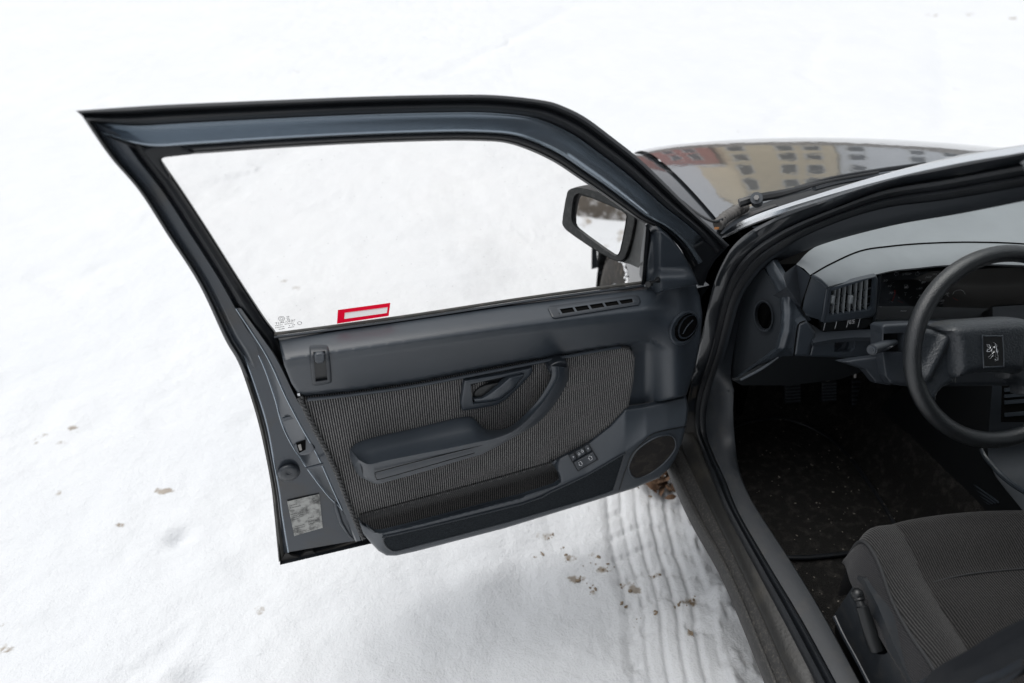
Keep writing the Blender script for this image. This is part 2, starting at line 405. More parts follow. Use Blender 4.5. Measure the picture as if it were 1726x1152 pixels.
# ------------------------------------------------------------------ snow-covered ground (one sheet to the horizon)
def snow_mat():
    m = bpy.data.materials.new('snow'); m.use_nodes = True; N = m.node_tree.nodes; L = m.node_tree.links
    b = N['Principled BSDF']; b.inputs['Roughness'].default_value = .75; b.inputs['Specular IOR Level'].default_value = .25
    tc = N.new('ShaderNodeTexCoord'); at = N.new('ShaderNodeAttribute'); at.attribute_name = 'dirt'
    n1 = N.new('ShaderNodeTexNoise'); n1.inputs['Scale'].default_value = 95; n1.inputs['Detail'].default_value = 6; n1.inputs['Roughness'].default_value = .7
    L.new(tc.outputs['Object'], n1.inputs['Vector'])
    # ragged edge on each dirt mark
    ad = N.new('ShaderNodeMath'); ad.operation = 'ADD'; L.new(at.outputs['Fac'], ad.inputs[0]); L.new(n1.outputs['Fac'], ad.inputs[1])
    mr = N.new('ShaderNodeMapRange'); mr.inputs['From Min'].default_value = .92; mr.inputs['From Max'].default_value = 1.22; mr.inputs['To Max'].default_value = .92; L.new(ad.outputs[0], mr.inputs['Value'])
    n2 = N.new('ShaderNodeTexNoise'); n2.inputs['Scale'].default_value = 1.3; n2.inputs['Detail'].default_value = 5; L.new(tc.outputs['Object'], n2.inputs['Vector'])
    mx0 = N.new('ShaderNodeMix'); mx0.data_type = 'RGBA'; mx0.inputs['A'].default_value = (.575, .592, .615, 1); mx0.inputs['B'].default_value = (.64, .648, .655, 1); L.new(n2.outputs['Fac'], mx0.inputs['Factor'])
    n3 = N.new('ShaderNodeTexNoise'); n3.inputs['Scale'].default_value = 30; n3.inputs['Detail'].default_value = 4; L.new(tc.outputs['Object'], n3.inputs['Vector'])
    mxd = N.new('ShaderNodeMix'); mxd.data_type = 'RGBA'; mxd.inputs['A'].default_value = (.17, .135, .10, 1); mxd.inputs['B'].default_value = (.40, .36, .31, 1); L.new(n3.outputs['Fac'], mxd.inputs['Factor'])
    mx = N.new('ShaderNodeMix'); mx.data_type = 'RGBA'; L.new(mr.outputs[0], mx.inputs['Factor']); L.new(mx0.outputs['Result'], mx.inputs['A']); L.new(mxd.outputs['Result'], mx.inputs['B'])
    L.new(mx.outputs['Result'], b.inputs['Base Color'])
    n4 = N.new('ShaderNodeTexNoise'); n4.inputs['Scale'].default_value = 38; n4.inputs['Detail'].default_value = 7; n4.inputs['Roughness'].default_value = .6; L.new(tc.outputs['Object'], n4.inputs['Vector'])
    n5 = N.new('ShaderNodeTexNoise'); n5.inputs['Scale'].default_value = 190; n5.inputs['Detail'].default_value = 3; L.new(tc.outputs['Object'], n5.inputs['Vector'])
    b0 = N.new('ShaderNodeBump'); b0.inputs['Strength'].default_value = .5; b0.inputs['Distance'].default_value = .004; L.new(n5.outputs['Fac'], b0.inputs['Height'])
    bp = N.new('ShaderNodeBump'); L.new(b0.outputs[0], bp.inputs['Normal']); bp.inputs['Strength'].default_value = .55; bp.inputs['Distance'].default_value = .010; L.new(n4.outputs['Fac'], bp.inputs['Height']); L.new(bp.outputs[0], b.inputs['Normal'])
    MATS['snow'] = m
snow_mat()
def build_ground():
    def cat(*seg):
        o = []
        for a, b, s in seg: o += list(np.arange(a, b, s))
        return np.array(sorted(set(np.round(o, 4))))
    xs = cat((-400, -60, 40), (-60, -12, 4), (-12, -7, .12), (-7, -3.2, .035), (-3.2, -1.2, .014), (-1.2, -.55, .0055), (-.55, 1.2, .05), (1.2, 8, .05), (9, 60, 4), (60, 401, 40))
    ys = cat((-400, -40, 40), (-40, -3, 3), (-3, -.75, .08), (-.75, .7, .0095), (.7, 1.3, .014), (1.3, 4.2, .035), (4.2, 12, .06), (13, 60, 4), (60, 401, 40))
    X, Y = np.meshgrid(xs, ys); far = np.clip((np.hypot(X, Y) - 14) / 10, 0, 1)
    Z = (fbm(X * 1.1, Y * 1.1, 4, 3) - .5) * .022 * (1 - far)
    Z += (fbm(X * 9, Y * 9, 5, 11) - .5) * .022 * (1 - far)
    # wheel track beside the sill: ribs running along the car with cross lugs
    xc = -.80 + .10 * (Y - .1) + .05 * (fbm(Y * 4, X * 0, 3, 5) - .5)
    t = X - xc; band = np.clip((.135 - np.abs(t)) / .03, 0, 1) * np.clip((Y + 3) / 1, 0, 1) * np.clip((.62 - Y) / .2, 0, 1)
    gq = np.abs(np.mod(t + .5, .046) - .023)
    rib = -.0105 * np.exp(-(gq / .0065) ** 2) * np.clip(3 * fbm(X * 4, Y * 4, 3, 21) - .6, 0, 1)
    lug = (np.abs(np.mod(Y + .35 * np.abs(t) + .02 * fbm(X * 30, Y * 4, 2, 3), .085) - .04) < .008) * -.008
    Z += band * (-.010 + .004 * fbm(X * 8, Y * 2.5, 3, 4) + rib + lug * (fbm(X * 6, Y * 6, 3, 77) > .46))
    # loose crumbled snow between the track and the sill
    cr = np.clip((X + .80) / .1, 0, 1) * np.clip((-.2 - X) / .2, 0, 1) * np.clip((.9 - Y) / .4, 0, 1)
    Z += cr * (1 - band * .8) * (np.maximum(0, fbm(X * 16, Y * 16, 4, 31) - .42) * .11)
    # older faint car tracks, further out
    for x0, sl, yc in ((-3.0, -.55, 2.6), (-1.9, -.50, 4.4), (2.2, -.6, 5.5), (3.4, -.6, 5.2)):
        tt = X - x0 - sl * (Y - yc) * -1
        Z += np.exp(-(tt / .12) ** 2) * -.014 * (1 - far) * (fbm(X * .8, Y * .8, 2, 9) > .4)
    # footprints trodden in all directions
    rf = np.random.default_rng(3)
    for k in range(150):
        fx = rf.uniform(-6.5, 5); fy = rf.uniform(-1.2, 8.5)
        if fx > -1.15 and fy < 1.6: continue
        a = rf.uniform(0, 6.28); L = .14; w = .05; dep = rf.uniform(.002, .006)
        c, s_ = math.cos(a), math.sin(a); p = (X - fx) * c + (Y - fy) * s_; q = -(X - fx) * s_ + (Y - fy) * c
        e = (p / L) ** 2 + (q / (w * (1 + .25 * np.sign(p)))) ** 2
        Z += -dep * np.clip(1.25 - e, 0, 1) + dep * .6 * np.exp(-((e - 1.7) / .5) ** 2) * (.4 + fbm(X * 20, Y * 20, 2, 7))
    D = np.zeros_like(X)
    big = fbm(X * .9, Y * .9, 3, 41); mid = fbm(X * 6 + .35 * Y, Y * 13, 4, 51); fin = fbm(X * 22, Y * 22, 3, 61)
    D += np.clip((mid - .55) * 4.6, 0, .60) * np.clip((big - .40) * 6, 0, 1)
    D += np.clip((fin - .62) * 5.0, 0, .60) * np.clip((big - .45) * 6, 0, 1)
    D *= np.clip((5.5 - np.hypot(X + 1.4, Y + 1.4)) / 3, .42, 1)
    g = PZ(0)
    blobs = [(925, 893, 16, 9, .40), (905, 893, 9, 8, .3), (990, 938, 30, 13, .52), (1022, 953, 20, 7, .4), (975, 968, 15, 9, .62), (998, 983, 13, 10, .5), (1001, 990, 8, 10, .55), (1062, 985, 20, 14, .55), (957, 931, 8, 6, .5),
             (1048, 1013, 15, 7, .55), (1075, 1040, 10, 8, .45), (1106, 1025, 6, 6, .5), (1155, 1003, 26, 8, .45), (1140, 1014, 14, 8, .45), (1165, 1058, 10, 7, .4), (1105, 960, 14, 5, .4), (910, 926, 18, 6, .36), (948, 912, 11, 6, .46),
             (1140, 812, 60, 14, .5), (90, 735, 30, 12, .36), (120, 722, 14, 7, .42), (70, 738, 26, 10, .34), (93, 826, 18, 9, .42), (275, 823, 22, 6, .46), (10, 1090, 26, 14, .36), (20, 1050, 32, 10, .36), (8, 765, 16, 12, .36),
             (200, 880, 10, 4, .46), (223, 847, 4, 3, .55), (152, 876, 8, 4, .4), (145, 912, 6, 8, .34), (430, 1022, 30, 10, .32), (360, 905, 10, 4, .3), (495, 120, 9, 4, .5), (480, 470, 22, 8, .28), (500, 482, 26, 9, .28),
             (1244, 220, 3, 3, .55), (1570, 25, 16, 3, .42), (1710, 30, 14, 3, .45), (1635, 23, 12, 3, .4), (1625, 145, 20, 5, .34), (222, 565, 5, 3, .5), (160, 1080, 6, 8, .3), (830, 260, 8, 4, .3), (140, 690, 14, 4, .3), (330, 689, 10, 4, .28)]
    for px, py, rx, ry, a in blobs:
        c = g.hit(px, py); ex = g.hit(px + rx, py) - c; ey = g.hit(px, py + ry) - c
        dx = X - c.x; dy = Y - c.y; det = ex.x * ey.y - ex.y * ey.x
        p = (dx * ey.y - dy * ey.x) / det; q = (ex.x * dy - ex.y * dx) / det
        D = np.maximum(D, a * 1.7 * np.exp(-(p * p + q * q) * .7) * np.clip(3.4 * fbm(X * 34, Y * 34, 4, 71) - .95, 0, 1.5))
    # two spots where the ice shows through
    for px, py, r in ((298, 898, .03), (325, 1143, .05)):
        c = g.hit(px, py); e = np.exp(-((X - c.x) ** 2 + (Y - c.y) ** 2) / r ** 2); Z -= .035 * e; D = np.maximum(D, .5 * e * (fbm(X * 60, Y * 60, 2, 5) * 1.6))
    # loose crumbs of dirt lying on those marks
    bm = bmesh.new(); rc = random.Random(4)
    for px, py, rx, ry, a in blobs:
        if a < .34 or py < 600 or px < 600: continue
        for k in range(int(3 + rx * .35 * a)):
            c = g.hit(px + rc.gauss(0, rx * .45), py + rc.gauss(0, ry * .45)); r = rc.choice((.0015, .002, .003, .004, .006)) * rc.uniform(.6, 1.2)
            ix = min(max(int(np.searchsorted(xs, c.x)), 0), len(xs) - 1); iy = min(max(int(np.searchsorted(ys, c.y)), 0), len(ys) - 1)
            mt = Matrix.Translation((c.x, c.y, Z[iy, ix] - .012 + r * .25)) @ Matrix.Rotation(rc.random() * 6.3, 4, 'Z') @ Matrix.Diagonal((r * rc.uniform(1, 1.9), r, r * rc.uniform(.35, .7), 1))
            n0 = len(bm.verts); bmesh.ops.create_icosphere(bm, subdivisions=1, radius=1, matrix=mt)
            bm.verts.ensure_lookup_table()
            for v in bm.verts[n0:]: v.co += V((rc.uniform(-1, 1), rc.uniform(-1, 1), rc.uniform(-1, 1))) * r * .22
    tag(bm_obj('dirt_crumbs', bm, 'clod', None, False), 'brown crumbs of dirt scattered on the snow below the door', 'dirt', kind='stuff')
    ny, nx = X.shape
    verts = np.stack([X.ravel(), Y.ravel(), Z.ravel() - .012], 1)
    idx = np.arange(ny * nx).reshape(ny, nx)
    F = np.stack([idx[:-1, :-1], idx[:-1, 1:], idx[1:, 1:], idx[1:, :-1]], -1).reshape(-1, 4)
    me = bpy.data.meshes.new('snow_ground')
    me.vertices.add(len(verts)); me.vertices.foreach_set('co', verts.ravel().astype(np.float32))
    me.loops.add(F.size); me.loops.foreach_set('vertex_index', F.ravel().astype(np.int32))
    me.polygons.add(len(F)); me.polygons.foreach_set('loop_start', np.arange(0, F.size, 4).astype(np.int32))
    me.update(calc_edges=True); me.polygons.foreach_set('use_smooth', [True] * len(F))
    a = me.attributes.new('dirt', 'FLOAT', 'POINT'); a.data.foreach_set('value', D.ravel().astype(np.float32))
    me.materials.append(MATS['snow']); o = bpy.data.objects.new('snow_ground', me); COL.objects.link(o)
    tag(o, 'trodden white snow with dirt marks and a tyre track beside the car', 'snow', kind='structure')
build_ground()

# ------------------------------------------------------------------ the street around (met in the bonnet and the door mirror)
M('facade_red', (.42, .17, .14), .9, var=.12, vscale=1.5); M('facade_beige', (.60, .51, .36), .9, var=.08, vscale=1.5); M('facade_pale', (.68, .70, .72), .9, var=.06, vscale=1.5)
M('facade_ochre', (.45, .30, .14), .9, var=.1, vscale=1.5)
M('roof_snow', (.62, .64, .66), .8); M('pane_dark', (.06, .065, .07), .15); M('window_white', (.6, .6, .58), .6); M('plinth', (.2, .19, .18), .9)
def building(x0, x1, y, h, mat, cols, rows, label):
    r = bpy.data.objects.new('apartment_building', None); COL.objects.link(r); r.location = ((x0 + x1) / 2, y, 0); bpy.context.view_layer.update()
    tag(r, label, 'building', 'buildings across the street')
    D = 9; w = x1 - x0
    box('wall', ((x0 + x1) / 2, y + D / 2, h / 2), (w, D, h), mat, r, 0)
    box('roof', ((x0 + x1) / 2, y + D / 2, h + .2), (w + .5, D + .6, .4), 'roof_snow', r, 0)
    box('plinth', ((x0 + x1) / 2, y - .04, .4), (w + .02, .08, .8), 'plinth', r, 0)
    proto = None
    for i in range(cols):
        for j in range(rows):
            cx = x0 + (i + .5 + (.16 if i % 2 else -.12)) * w / cols; cz = 1.9 + j * (h - 1.6) / rows
            if proto is None:
                fr = box('window', (cx, y - .03, cz), (.95, .08, 1.7), 'window_white', r, 0)
                pa = box('pane', (cx, y - .06, cz), (.75, .06, 1.5), 'pane_dark', fr, 0); proto = (fr, pa, cx, cz)
            else:
                f2 = proto[0].copy(); COL.objects.link(f2); f2.location = (cx - proto[2], 0, cz - proto[3]); f2.parent = r; f2.matrix_parent_inverse = proto[0].matrix_parent_inverse
                p2 = proto[1].copy(); COL.objects.link(p2); p2.parent = f2; p2.matrix_parent_inverse = Matrix()
                p2.location = (0, 0, 0)
    return r
building(-9, -.5, 33, 7.2, 'facade_ochre', 4, 2, 'low ochre house across the street, leftmost of the row')
building(3.2, 9.9, 31, 6.2, 'facade_red', 3, 2, 'low brick red house across the street, reflected in the bonnet')
building(10.2, 16.0, 30, 14.5, 'facade_beige', 3, 5, 'tall beige apartment house across the street, reflected in the bonnet')
building(16.4, 24, 30.5, 12, 'facade_pale', 3, 4, 'pale grey apartment house right of the beige one')
def bank(name, x0, x1, y0, y1, h, label, seed):
    xs = np.linspace(x0, x1, 46); ys = np.linspace(y0, y1, 90); X, Y = np.meshgrid(xs, ys)
    tx = (X - x0) / (x1 - x0); ty = (Y - y0) / (y1 - y0)
    env = np.clip(np.minimum(tx, 1 - tx) * 3.2, 0, 1) * np.clip(np.minimum(ty, 1 - ty) * 6, 0, 1)
    Z = env ** .7 * h * (.45 + .9 * fbm(X * 1.6, Y * 1.6, 4, seed)) - .08 + env * .12 * fbm(X * 9, Y * 9, 3, seed + 3)
    n = X.shape[1]; verts = np.stack([X.ravel(), Y.ravel(), Z.ravel()], 1)
    faces = [(j * n + i, j * n + i + 1, (j + 1) * n + i + 1, (j + 1) * n + i) for j in range(X.shape[0] - 1) for i in range(n - 1)]
    return tag(new_obj(name, verts.tolist(), faces, 'bank_slush', None, True, 60), label, 'snow bank')
M('bank_slush', (.10, .085, .07), .8, 0, .3, dirt=(.70, .70, .70), vscale=14, damt=1.0, bump=.6, bscale=40, bdist=.02)
bank('snow_bank', -6.6, -3.35, -2.6, .85, .75, 'dirty ploughed snow bank left of the car, seen in its mirror', 5)
bank('snow_bank', -6, 26, 14.5, 17.5, .9, 'dirty ploughed snow bank along the far kerb before the houses', 15)

# ------------------------------------------------------------------ the car
car = bpy.data.objects.new('car', None); COL.objects.link(car); car.location = (0, -.75, 0); bpy.context.view_layer.update()
tag(car, 'dark grey saloon car with its driver door wide open, parked on snow', 'car')

# bonnet
def yrear(x): return .352 - .205 * (abs(x) / .68) ** 2 - .02 * (abs(x) / .71) ** 10
def bon_z(x, t):
    L = 1.05; a = abs(x) / .71
    return .950 - .008 * a ** 2 - L * (.075 * t + .080 * t * t + .060 * t ** 8) - .012 * a ** 8 - .045 * x * max(t, 0)
BX = [-.71, -.70, -.68, -.64, -.58, -.5, -.4, -.3, -.2, -.1, 0, .1, .2, .3, .4, .5, .58, .64, .68, .70, .71]
BT = [0, .012, .04, .1, .2, .3, .4, .5, .6, .7, .78, .85, .9, .94, .97, .99, 1.0]
def bon_pt(x, t):
    yf = 1.17 - .08 * (abs(x) / .71) ** 2 - .06 * x
    return V((x * (1 - .055 * t), yrear(x) + (yf - yrear(x)) * t, bon_z(x, t)))
rails = [[bon_pt(x, -.012) + V((0, 0, -.02))] + [bon_pt(x, t) for t in BT] + [bon_pt(x, 1.0) + V((0, .005, -.03))] for x in BX]
loft('bonnet', rails, 'bonnet_paint', car, 3, ang=60)
# front wings
def wing(sgn):
    def xs(z): return sgn * (.80 + .035 * math.sin(max(0, min(1, (z - .25) / .6)) * math.pi))
    o = [(.075, .26), (.075, .86), (.14, .875), (.3, .865), (.6, .845), (.9, .80), (1.05, .765), (1.12, .70), (1.16, .55), (1.17, .40), (1.15, .26), (.935, .26), (.925, .30)]
    for k in range(1, 24):
        a = math.pi * k / 24; o.append((.58 + .345 * math.cos(a), .30 + .345 * math.sin(a)))
    o += [(.235, .30), (.225, .26)]
    def fn(y, z, d):
        taper = .10 * max(0, (y - .85) / .32) ** 2
        return V((xs(z) - sgn * taper, y, z - (.055 * max(0, y - .1) if sgn > 0 else 0)))
    v, f = cdt(o, .03, fn)
    w = skin('front_wing', v, f, 'paint', car, .02, V((-sgn, 0, 0)), 50)
    top = [V((xs(z) - sgn * .10 * max(0, (y - .85) / .32) ** 2, y, z - (.055 * max(0, y - .1) if sgn > 0 else 0))) for y, z in o[1:8]]
    edge = []
    for p in top:
        t = (p.y - .12) / 1.0; q = bon_pt(sgn * .71, max(0, min(1, t))); edge.append(V((q.x - sgn * .012, p.y, q.z - .010)))
    mid = [(a * .55 + b * .45) + V((sgn * .012, 0, .014)) for a, b in zip(top, edge)]
    loft('wing_top', [edge, mid, top], 'paint', w, 5, ang=60)
    box('wheelhouse', (sgn * .50, .58, .42), (.02, .72, .62), 'void_black', w, 0)
    # arch liner
    ring0 = [V((xs(.5) - sgn * .015, .58 + .345 * math.cos(math.pi * k / 16), .30 + .345 * math.sin(math.pi * k / 16))) for k in range(17)]
    ring1 = [p - V((sgn * .28, 0, 0)) for p in ring0]
    loft('arch_liner', [ring0, ring1], 'void_black', w, 1)
    return w
wing(-1); wing(1)
# bumper and front panel
def prow(t, x): return 1.235 - .13 * abs(x / .8) ** 2.6
loft('front_bumper', [[V((x, prow(0, x) + dy, z)) for x in (-.80, -.72, -.55, -.3, 0, .3, .55, .72, .80)] for z, dy in ((.70, -.02), (.62, .0), (.56, .03), (.40, .03), (.28, .0))], 'plastic_dark', car, 4, ang=60)
def wheel(x, y, sgn, label=None):
    r = .295; w = .185
    prof = [(r - .105, -w / 2 + .01), (r - .06, -w / 2), (r - .02, -w / 2 + .006), (r - .006, -w / 2 + .02), (r, -w / 2 + .05), (r, w / 2 - .05), (r - .006, w / 2 - .02), (r - .02, w / 2 - .006), (r - .06, w / 2), (r - .105, w / 2 - .01)]
    rails = []
    for rr, xx in prof:
        rails.append([V((x + xx, y + rr * math.cos(2 * math.pi * k / 48), r + rr * math.sin(2 * math.pi * k / 48))) for k in range(48)])
    t = loft('wheel', rails, 'tyre', car, 1, closed=True, ring=True, ang=50)
    disc = [(0.0, .055), (.04, .06), (.06, .05), (.12, .052), (.17, .075), (.19, .078), (.193, .06)]
    rl = [[V((x + sgn * xx, y + max(rr, .001) * math.cos(2 * math.pi * k / 32), r + max(rr, .001) * math.sin(2 * math.pi * k / 32))) for k in range(32)] for rr, xx in disc]
    loft('wheel_cover', rl, 'wheel_cover', t, 1, closed=True, ang=30)
    # tread blocks
    bm = bmesh.new()
    for k in range(54):
        a = 2 * math.pi * k / 54
        for q in (-.062, -.022, .022, .062):
            aa = a + (.05 if q in (-.022, .062) else 0)
            mt = Matrix.Translation((x + q, y, r)) @ Matrix.Rotation(aa, 4, 'X') @ Matrix.Translation((0, r + .001, 0)) @ Matrix.Diagonal((.030, .012, .022, 1))
            bmesh.ops.create_cube(bm, size=1, matrix=mt)
    bm_obj('tread_block', bm, 'tyre', t, False)['kind'] = 'stuff'
    return t, r
wl, wr = wheel(-.735, .58, -1)
wheel(.735, .58, 1); wheel(-.735, -2.09, -1); wheel(.735, -2.09, 1)
# snow caked on the front tyre and in its arch
bm = bmesh.new()
for k in range(260):
    a = math.radians(random.uniform(35, 120)); q = random.uniform(-.09, .09); rr = random.uniform(.003, .0065)
    if random.random() < .5: q = random.choice((-.088, .085)) + random.uniform(-.01, .01)
    mt = Matrix.Translation((-.735 + q, .58 - .305 * math.cos(a), .295 + .305 * math.sin(a))) @ Matrix.Diagonal((rr, rr * random.uniform(.8, 1.6), rr, 1))
    bmesh.ops.create_icosphere(bm, subdivisions=1, radius=1, matrix=mt)
bm_obj('caked_snow', bm, 'snow_packed', wl)['kind'] = 'stuff'

# windscreen, its bright side trims, roof, rest of the shell
WB = [V((-.70, .085, .925)), V((-.60, .125, .938)), V((-.35, .165, .95)), V((0, .185, .955)), V((.35, .165, .95)), V((.60, .125, .94)), V((.715, .085, .935))]
WT = [V((-.545, -.545, 1.335)), V((-.45, -.535, 1.35)), V((-.25, -.52, 1.362)), V((0, -.515, 1.366)), V((.25, -.52, 1.362)), V((.45, -.535, 1.35)), V((.555, -.545, 1.352))]
WM = [(a + b) / 2 + V((0, .03, .035)) * (1 - (a.x / .715) ** 2) - V((0, .006, .008)) for a, b in zip(WB, WT)]
ws = loft('windscreen', [[a, m, t] for a, m, t in zip(WB, WM, WT)], 'windscreen_glass', car, 6)
loft('windscreen_seal', [[a + V((0, .012, -.006)) for a in WB], [a + (t - a) * .05 + V((0, .004, .006)) for a, t in zip(WB, WT)]], 'rubber', ws, 4)
RF = [V((-.575, -.56, 1.338)), V((-.45, -.54, 1.356)), V((-.22, -.525, 1.368)), V((0, -.52, 1.372)), V((.22, -.525, 1.368)), V((.45, -.54, 1.356)), V((.575, -.56, 1.345))]
RR = [V((p.x * .97, -1.95 - .06 * (1 - (p.x / .6) ** 2), p.z - .02)) for p in RF]
rf = loft('roof', [[a, a * .6 + b * .4 + V((0, 0, .022)), a * .25 + b * .75 + V((0, 0, .015)), b] for a, b in zip(RF, RR)], 'paint', car, 6, ang=60)
loft('headlining', [[a + V((0, -.01, -.035)), a * .5 + b * .5 + V((0, 0, -.02)), b + V((0, 0, -.035))] for a, b in zip(RF, RR)], 'headliner', rf, 4)
# rear window, boot, tail
loft('rear_window', [[V((p.x, p.y, p.z - .005)), V((p.x * 1.12, -2.55 - .05 * (1 - (p.x / .6) ** 2), .97))] for p in RR], 'windscreen_glass', car, 4)
loft('boot_lid', [[V((x, -2.53, .965)), V((x, -2.8, .945)), V((x, -3.05, .92)), V((x, -3.1, .75)), V((x, -3.12, .5))] for x in (-.70, -.4, 0, .4, .70)], 'paint', car, 4, ang=50)
box('rear_bumper', (0, -3.12, .45), (1.64, .14, .24), 'plastic_dark', car, .04)
def lower_side(sgn, y0, y1, name, arch=None):
    def xs(z): return sgn * (.785 + .045 * math.sin(max(0, min(1, (z - .25) / .72)) * math.pi))
    o = [(y0, .27), (y0, .925), (y1, .925), (y1, .27)]
    if arch:
        o = [(y0, .27), (y0, .925), (y1, .925), (y1, .27), (arch - .345, .27)] + [(arch - .345 * math.cos(math.pi * k / 16), .29 + .345 * math.sin(math.pi * k / 16)) for k in range(17)] + [(arch + .345, .27)]
    v, f = cdt(o, .06, lambda y, z, d: V((xs(z), y, z)))
    return skin(name, v, f, 'paint', car, .03, V((-sgn, 0, 0)), 50)
def side_window(sgn, pts, name):
    v, f = cdt(pts, .08, lambda y, z, d: V((sgn * (.736 - .39 * (z - .936)), y, z)))
    return skin(name, v, f, 'windscreen_glass', car, 0, V((-sgn, 0, 0)), 50)
lower_side(1, .07, -.96, 'passenger_door'); lower_side(1, -.97, -1.80, 'rear_door', None); lower_side(1, -1.81, -3.1, 'rear_quarter', -2.09)
lower_side(-1, -1.80, -3.1, 'rear_quarter', -2.09)
side_window(1, [(.02, .94), (-.5, 1.30), (-.92, 1.335), (-.92, .94)], 'passenger_window')
side_window(1, [(-.98, .94), (-.98, 1.335), (-1.6, 1.32), (-1.78, .94)], 'rear_side_window')
for sgn in (1, -1):
    loft('rear_pillar', [[V((sgn * .742, -1.80, .93)), V((sgn * .63, -1.62, 1.25)), V((sgn * .575, -1.5, 1.345))], [V((sgn * .742, -2.5, .95)), V((sgn * .65, -2.2, 1.2)), V((sgn * .56, -1.95, 1.33))]], 'paint', car, 5)
    loft('roof_rail', [[V((sgn * .575, -.56, 1.347)), V((sgn * .575, -1.2, 1.36)), V((sgn * .56, -1.95, 1.33))], [V((sgn * .60, -.56, 1.325)), V((sgn * .603, -1.2, 1.335)), V((sgn * .58, -1.9, 1.31))], [V((sgn * .575, -.56, 1.30)), V((sgn * .575, -1.2, 1.31)), V((sgn * .56, -1.9, 1.28))]], 'paint', car, 5)
loft('windscreen_pillar', [[V((.715, .085, .935)), V((.64, -.25, 1.165)), V((.555, -.545, 1.352))], [V((.735, .02, .94)), V((.66, -.32, 1.16)), V((.575, -.60, 1.33))], [V((.70, -.02, .94)), V((.63, -.34, 1.15)), V((.55, -.60, 1.31))]], 'paint', car, 5)
loft('centre_pillar', [[V((.75, -.92, .93)), V((.585, -.92, 1.33))], [V((.75, -1.02, .93)), V((.585, -1.0, 1.33))]], 'paint', car, 5)

# underbody, bulkhead and floor
box('floor_pan', (0, -1.2, .17), (1.42, 3.6, .03), 'plastic_black', car, 0)
box('bulkhead', (0, .44, .52), (1.38, .03, .68), 'void_black', car, 0)
box('cowl_panel', (0, .20, .895), (1.32, .16, .02), 'plastic_black', car, .003)
# ------------------------------------------------------------------ driver door (part of the car, its pieces are sub-parts)
def dv(pts, w): return [DV.hit(x, y, w) for x, y in pts]
def dvw(pts): return [DV.hit(x, y, w) for x, y, w in pts]
def df(pts, h=0.): return [DFR.hit(x, y, h) for x, y in pts]
# outer skin: lower shell with the hem flange, bottom at sill height
OE = [(372, 548), (398, 601), (422, 668), (437, 720), (448, 770), (457, 820), (462, 865), (470, 946)]
def uv_(x, y, w): P = DV.hit(x, y, w) - HINGE; return (P.dot(DU) - .004, P.z)
low = [uv_(x, y, .024) for x, y in OE]
low[-1] = (low[-1][0], max(low[-1][1], .28))
low += [(.6, .275), (.10, .275), (.03, .30), (.01, .42), (.0, .6), (-.005, .8), (-.02, .845), (.10, .835), (.3, .84), (.6, .845), (.93, .855)]
def shell(u, v, d):
    k = sm((u - .86) / .08)
    return loc(u, -.024 + k * (.038 + .018 * max(0, min(1, (v - .285) / .63))), v)
v_, f_ = cdt(low, .05, shell)
door = skin('driver_door', v_, f_, 'jamb_paint', car, .012, -DN, 40)
door['label'] = 'wide open driver door with window frame and trimmed inner side'
v_, f_ = cdt(low, .05, lambda u, v, d: loc(u, -.012 - .045 * math.sin(max(0, min(1, (v - .27) / .66)) * math.pi) + .03, v))
skin('outer_skin', v_, f_, 'paint', door, .03, DN, 40)

# jamb : hem, flat face, slanted lock face, inner strip
O = [(360, 520), (398, 601), (422, 668), (437, 720), (448, 770), (457, 820), (462, 865), (470, 948)]
Hm = [(366, 520), (407, 601), (430, 668), (445, 720), (456, 774), (466, 830), (471, 870), (479, 938)]
Hi = [(372, 520), (412, 601), (436, 668), (451, 720), (461, 774), (471, 830), (476, 870), (486, 931)]
Jb = [(388, 520), (436, 601), (461, 668), (476, 720), (503, 770), (547, 830), (574, 857), (597, 912)]
Jt = [(398, 520), (450, 601), (481, 668), (508, 720), (536, 770), (563, 830), (577, 860), (599, 913)]
St = [(406, 520), (463, 601), (497, 668), (522, 712), (549, 765), (579, 826), (592, 860), (608, 912)]
loft('hem', [dv(O, .026), dv([(a[0] * .5 + b[0] * .5, a[1] * .5 + b[1] * .5) for a, b in zip(O, Hm)], .036), dv(Hm, .031)], 'rubber_dusty', door, 6)
loft('jamb_face', [dv(Hm, .030), dv(Hi, .041), dv(Jb, .043)], 'jamb_paint', door, 6, ang=25)
loft('lock_face', [dv(Jb, .043), dv([(a[0] + 2.0, a[1]) for a in Jb], .046), dv(Jt, .074), dv([(a[0] + 2.5, a[1]) for a in Jt], .079)], 'jamb_paint', door, 6, ang=18)
loft('inner_strip', [dv([(a[0] + 2.5, a[1]) for a in Jt], .079), dv(St, .083), dv([(a[0] + 4, a[1] + 2) for a in St], .060)], 'jamb_paint', door, 6, ang=25)
for nm, A, h in (('jamb_edge_glint', [(a[0] + 1, a[1]) for a in Jb[:-1]], .0455), ('jamb_edge_glint', Jt[:-1], .0765), ('jamb_edge_glint', Hi, .0405)):
    tube(nm, dv(A, h), .0017, 'frame_paint', door, 6, 6)  # thin beads of lighter paint added along the folds as edge highlights
# raised curve of the lower face, dirty lip at the bottom
panel('bottom_flange', [(474, 944), (482, 932), (492, 937), (506, 940), (515, 931), (526, 929), (532, 933), (560, 925), (598, 911), (603, 914), (560, 927), (520, 938), (474, 949)], DV, .036, 'jamb_dirty', door, 3, back=.006)
panel('face_rib', [(563, 836), (569, 850), (578, 880), (590, 902), (598, 911), (588, 906), (572, 884), (562, 855)], DV, .048, 'jamb_paint', door, 3, back=.008, r=4, rh=.005)
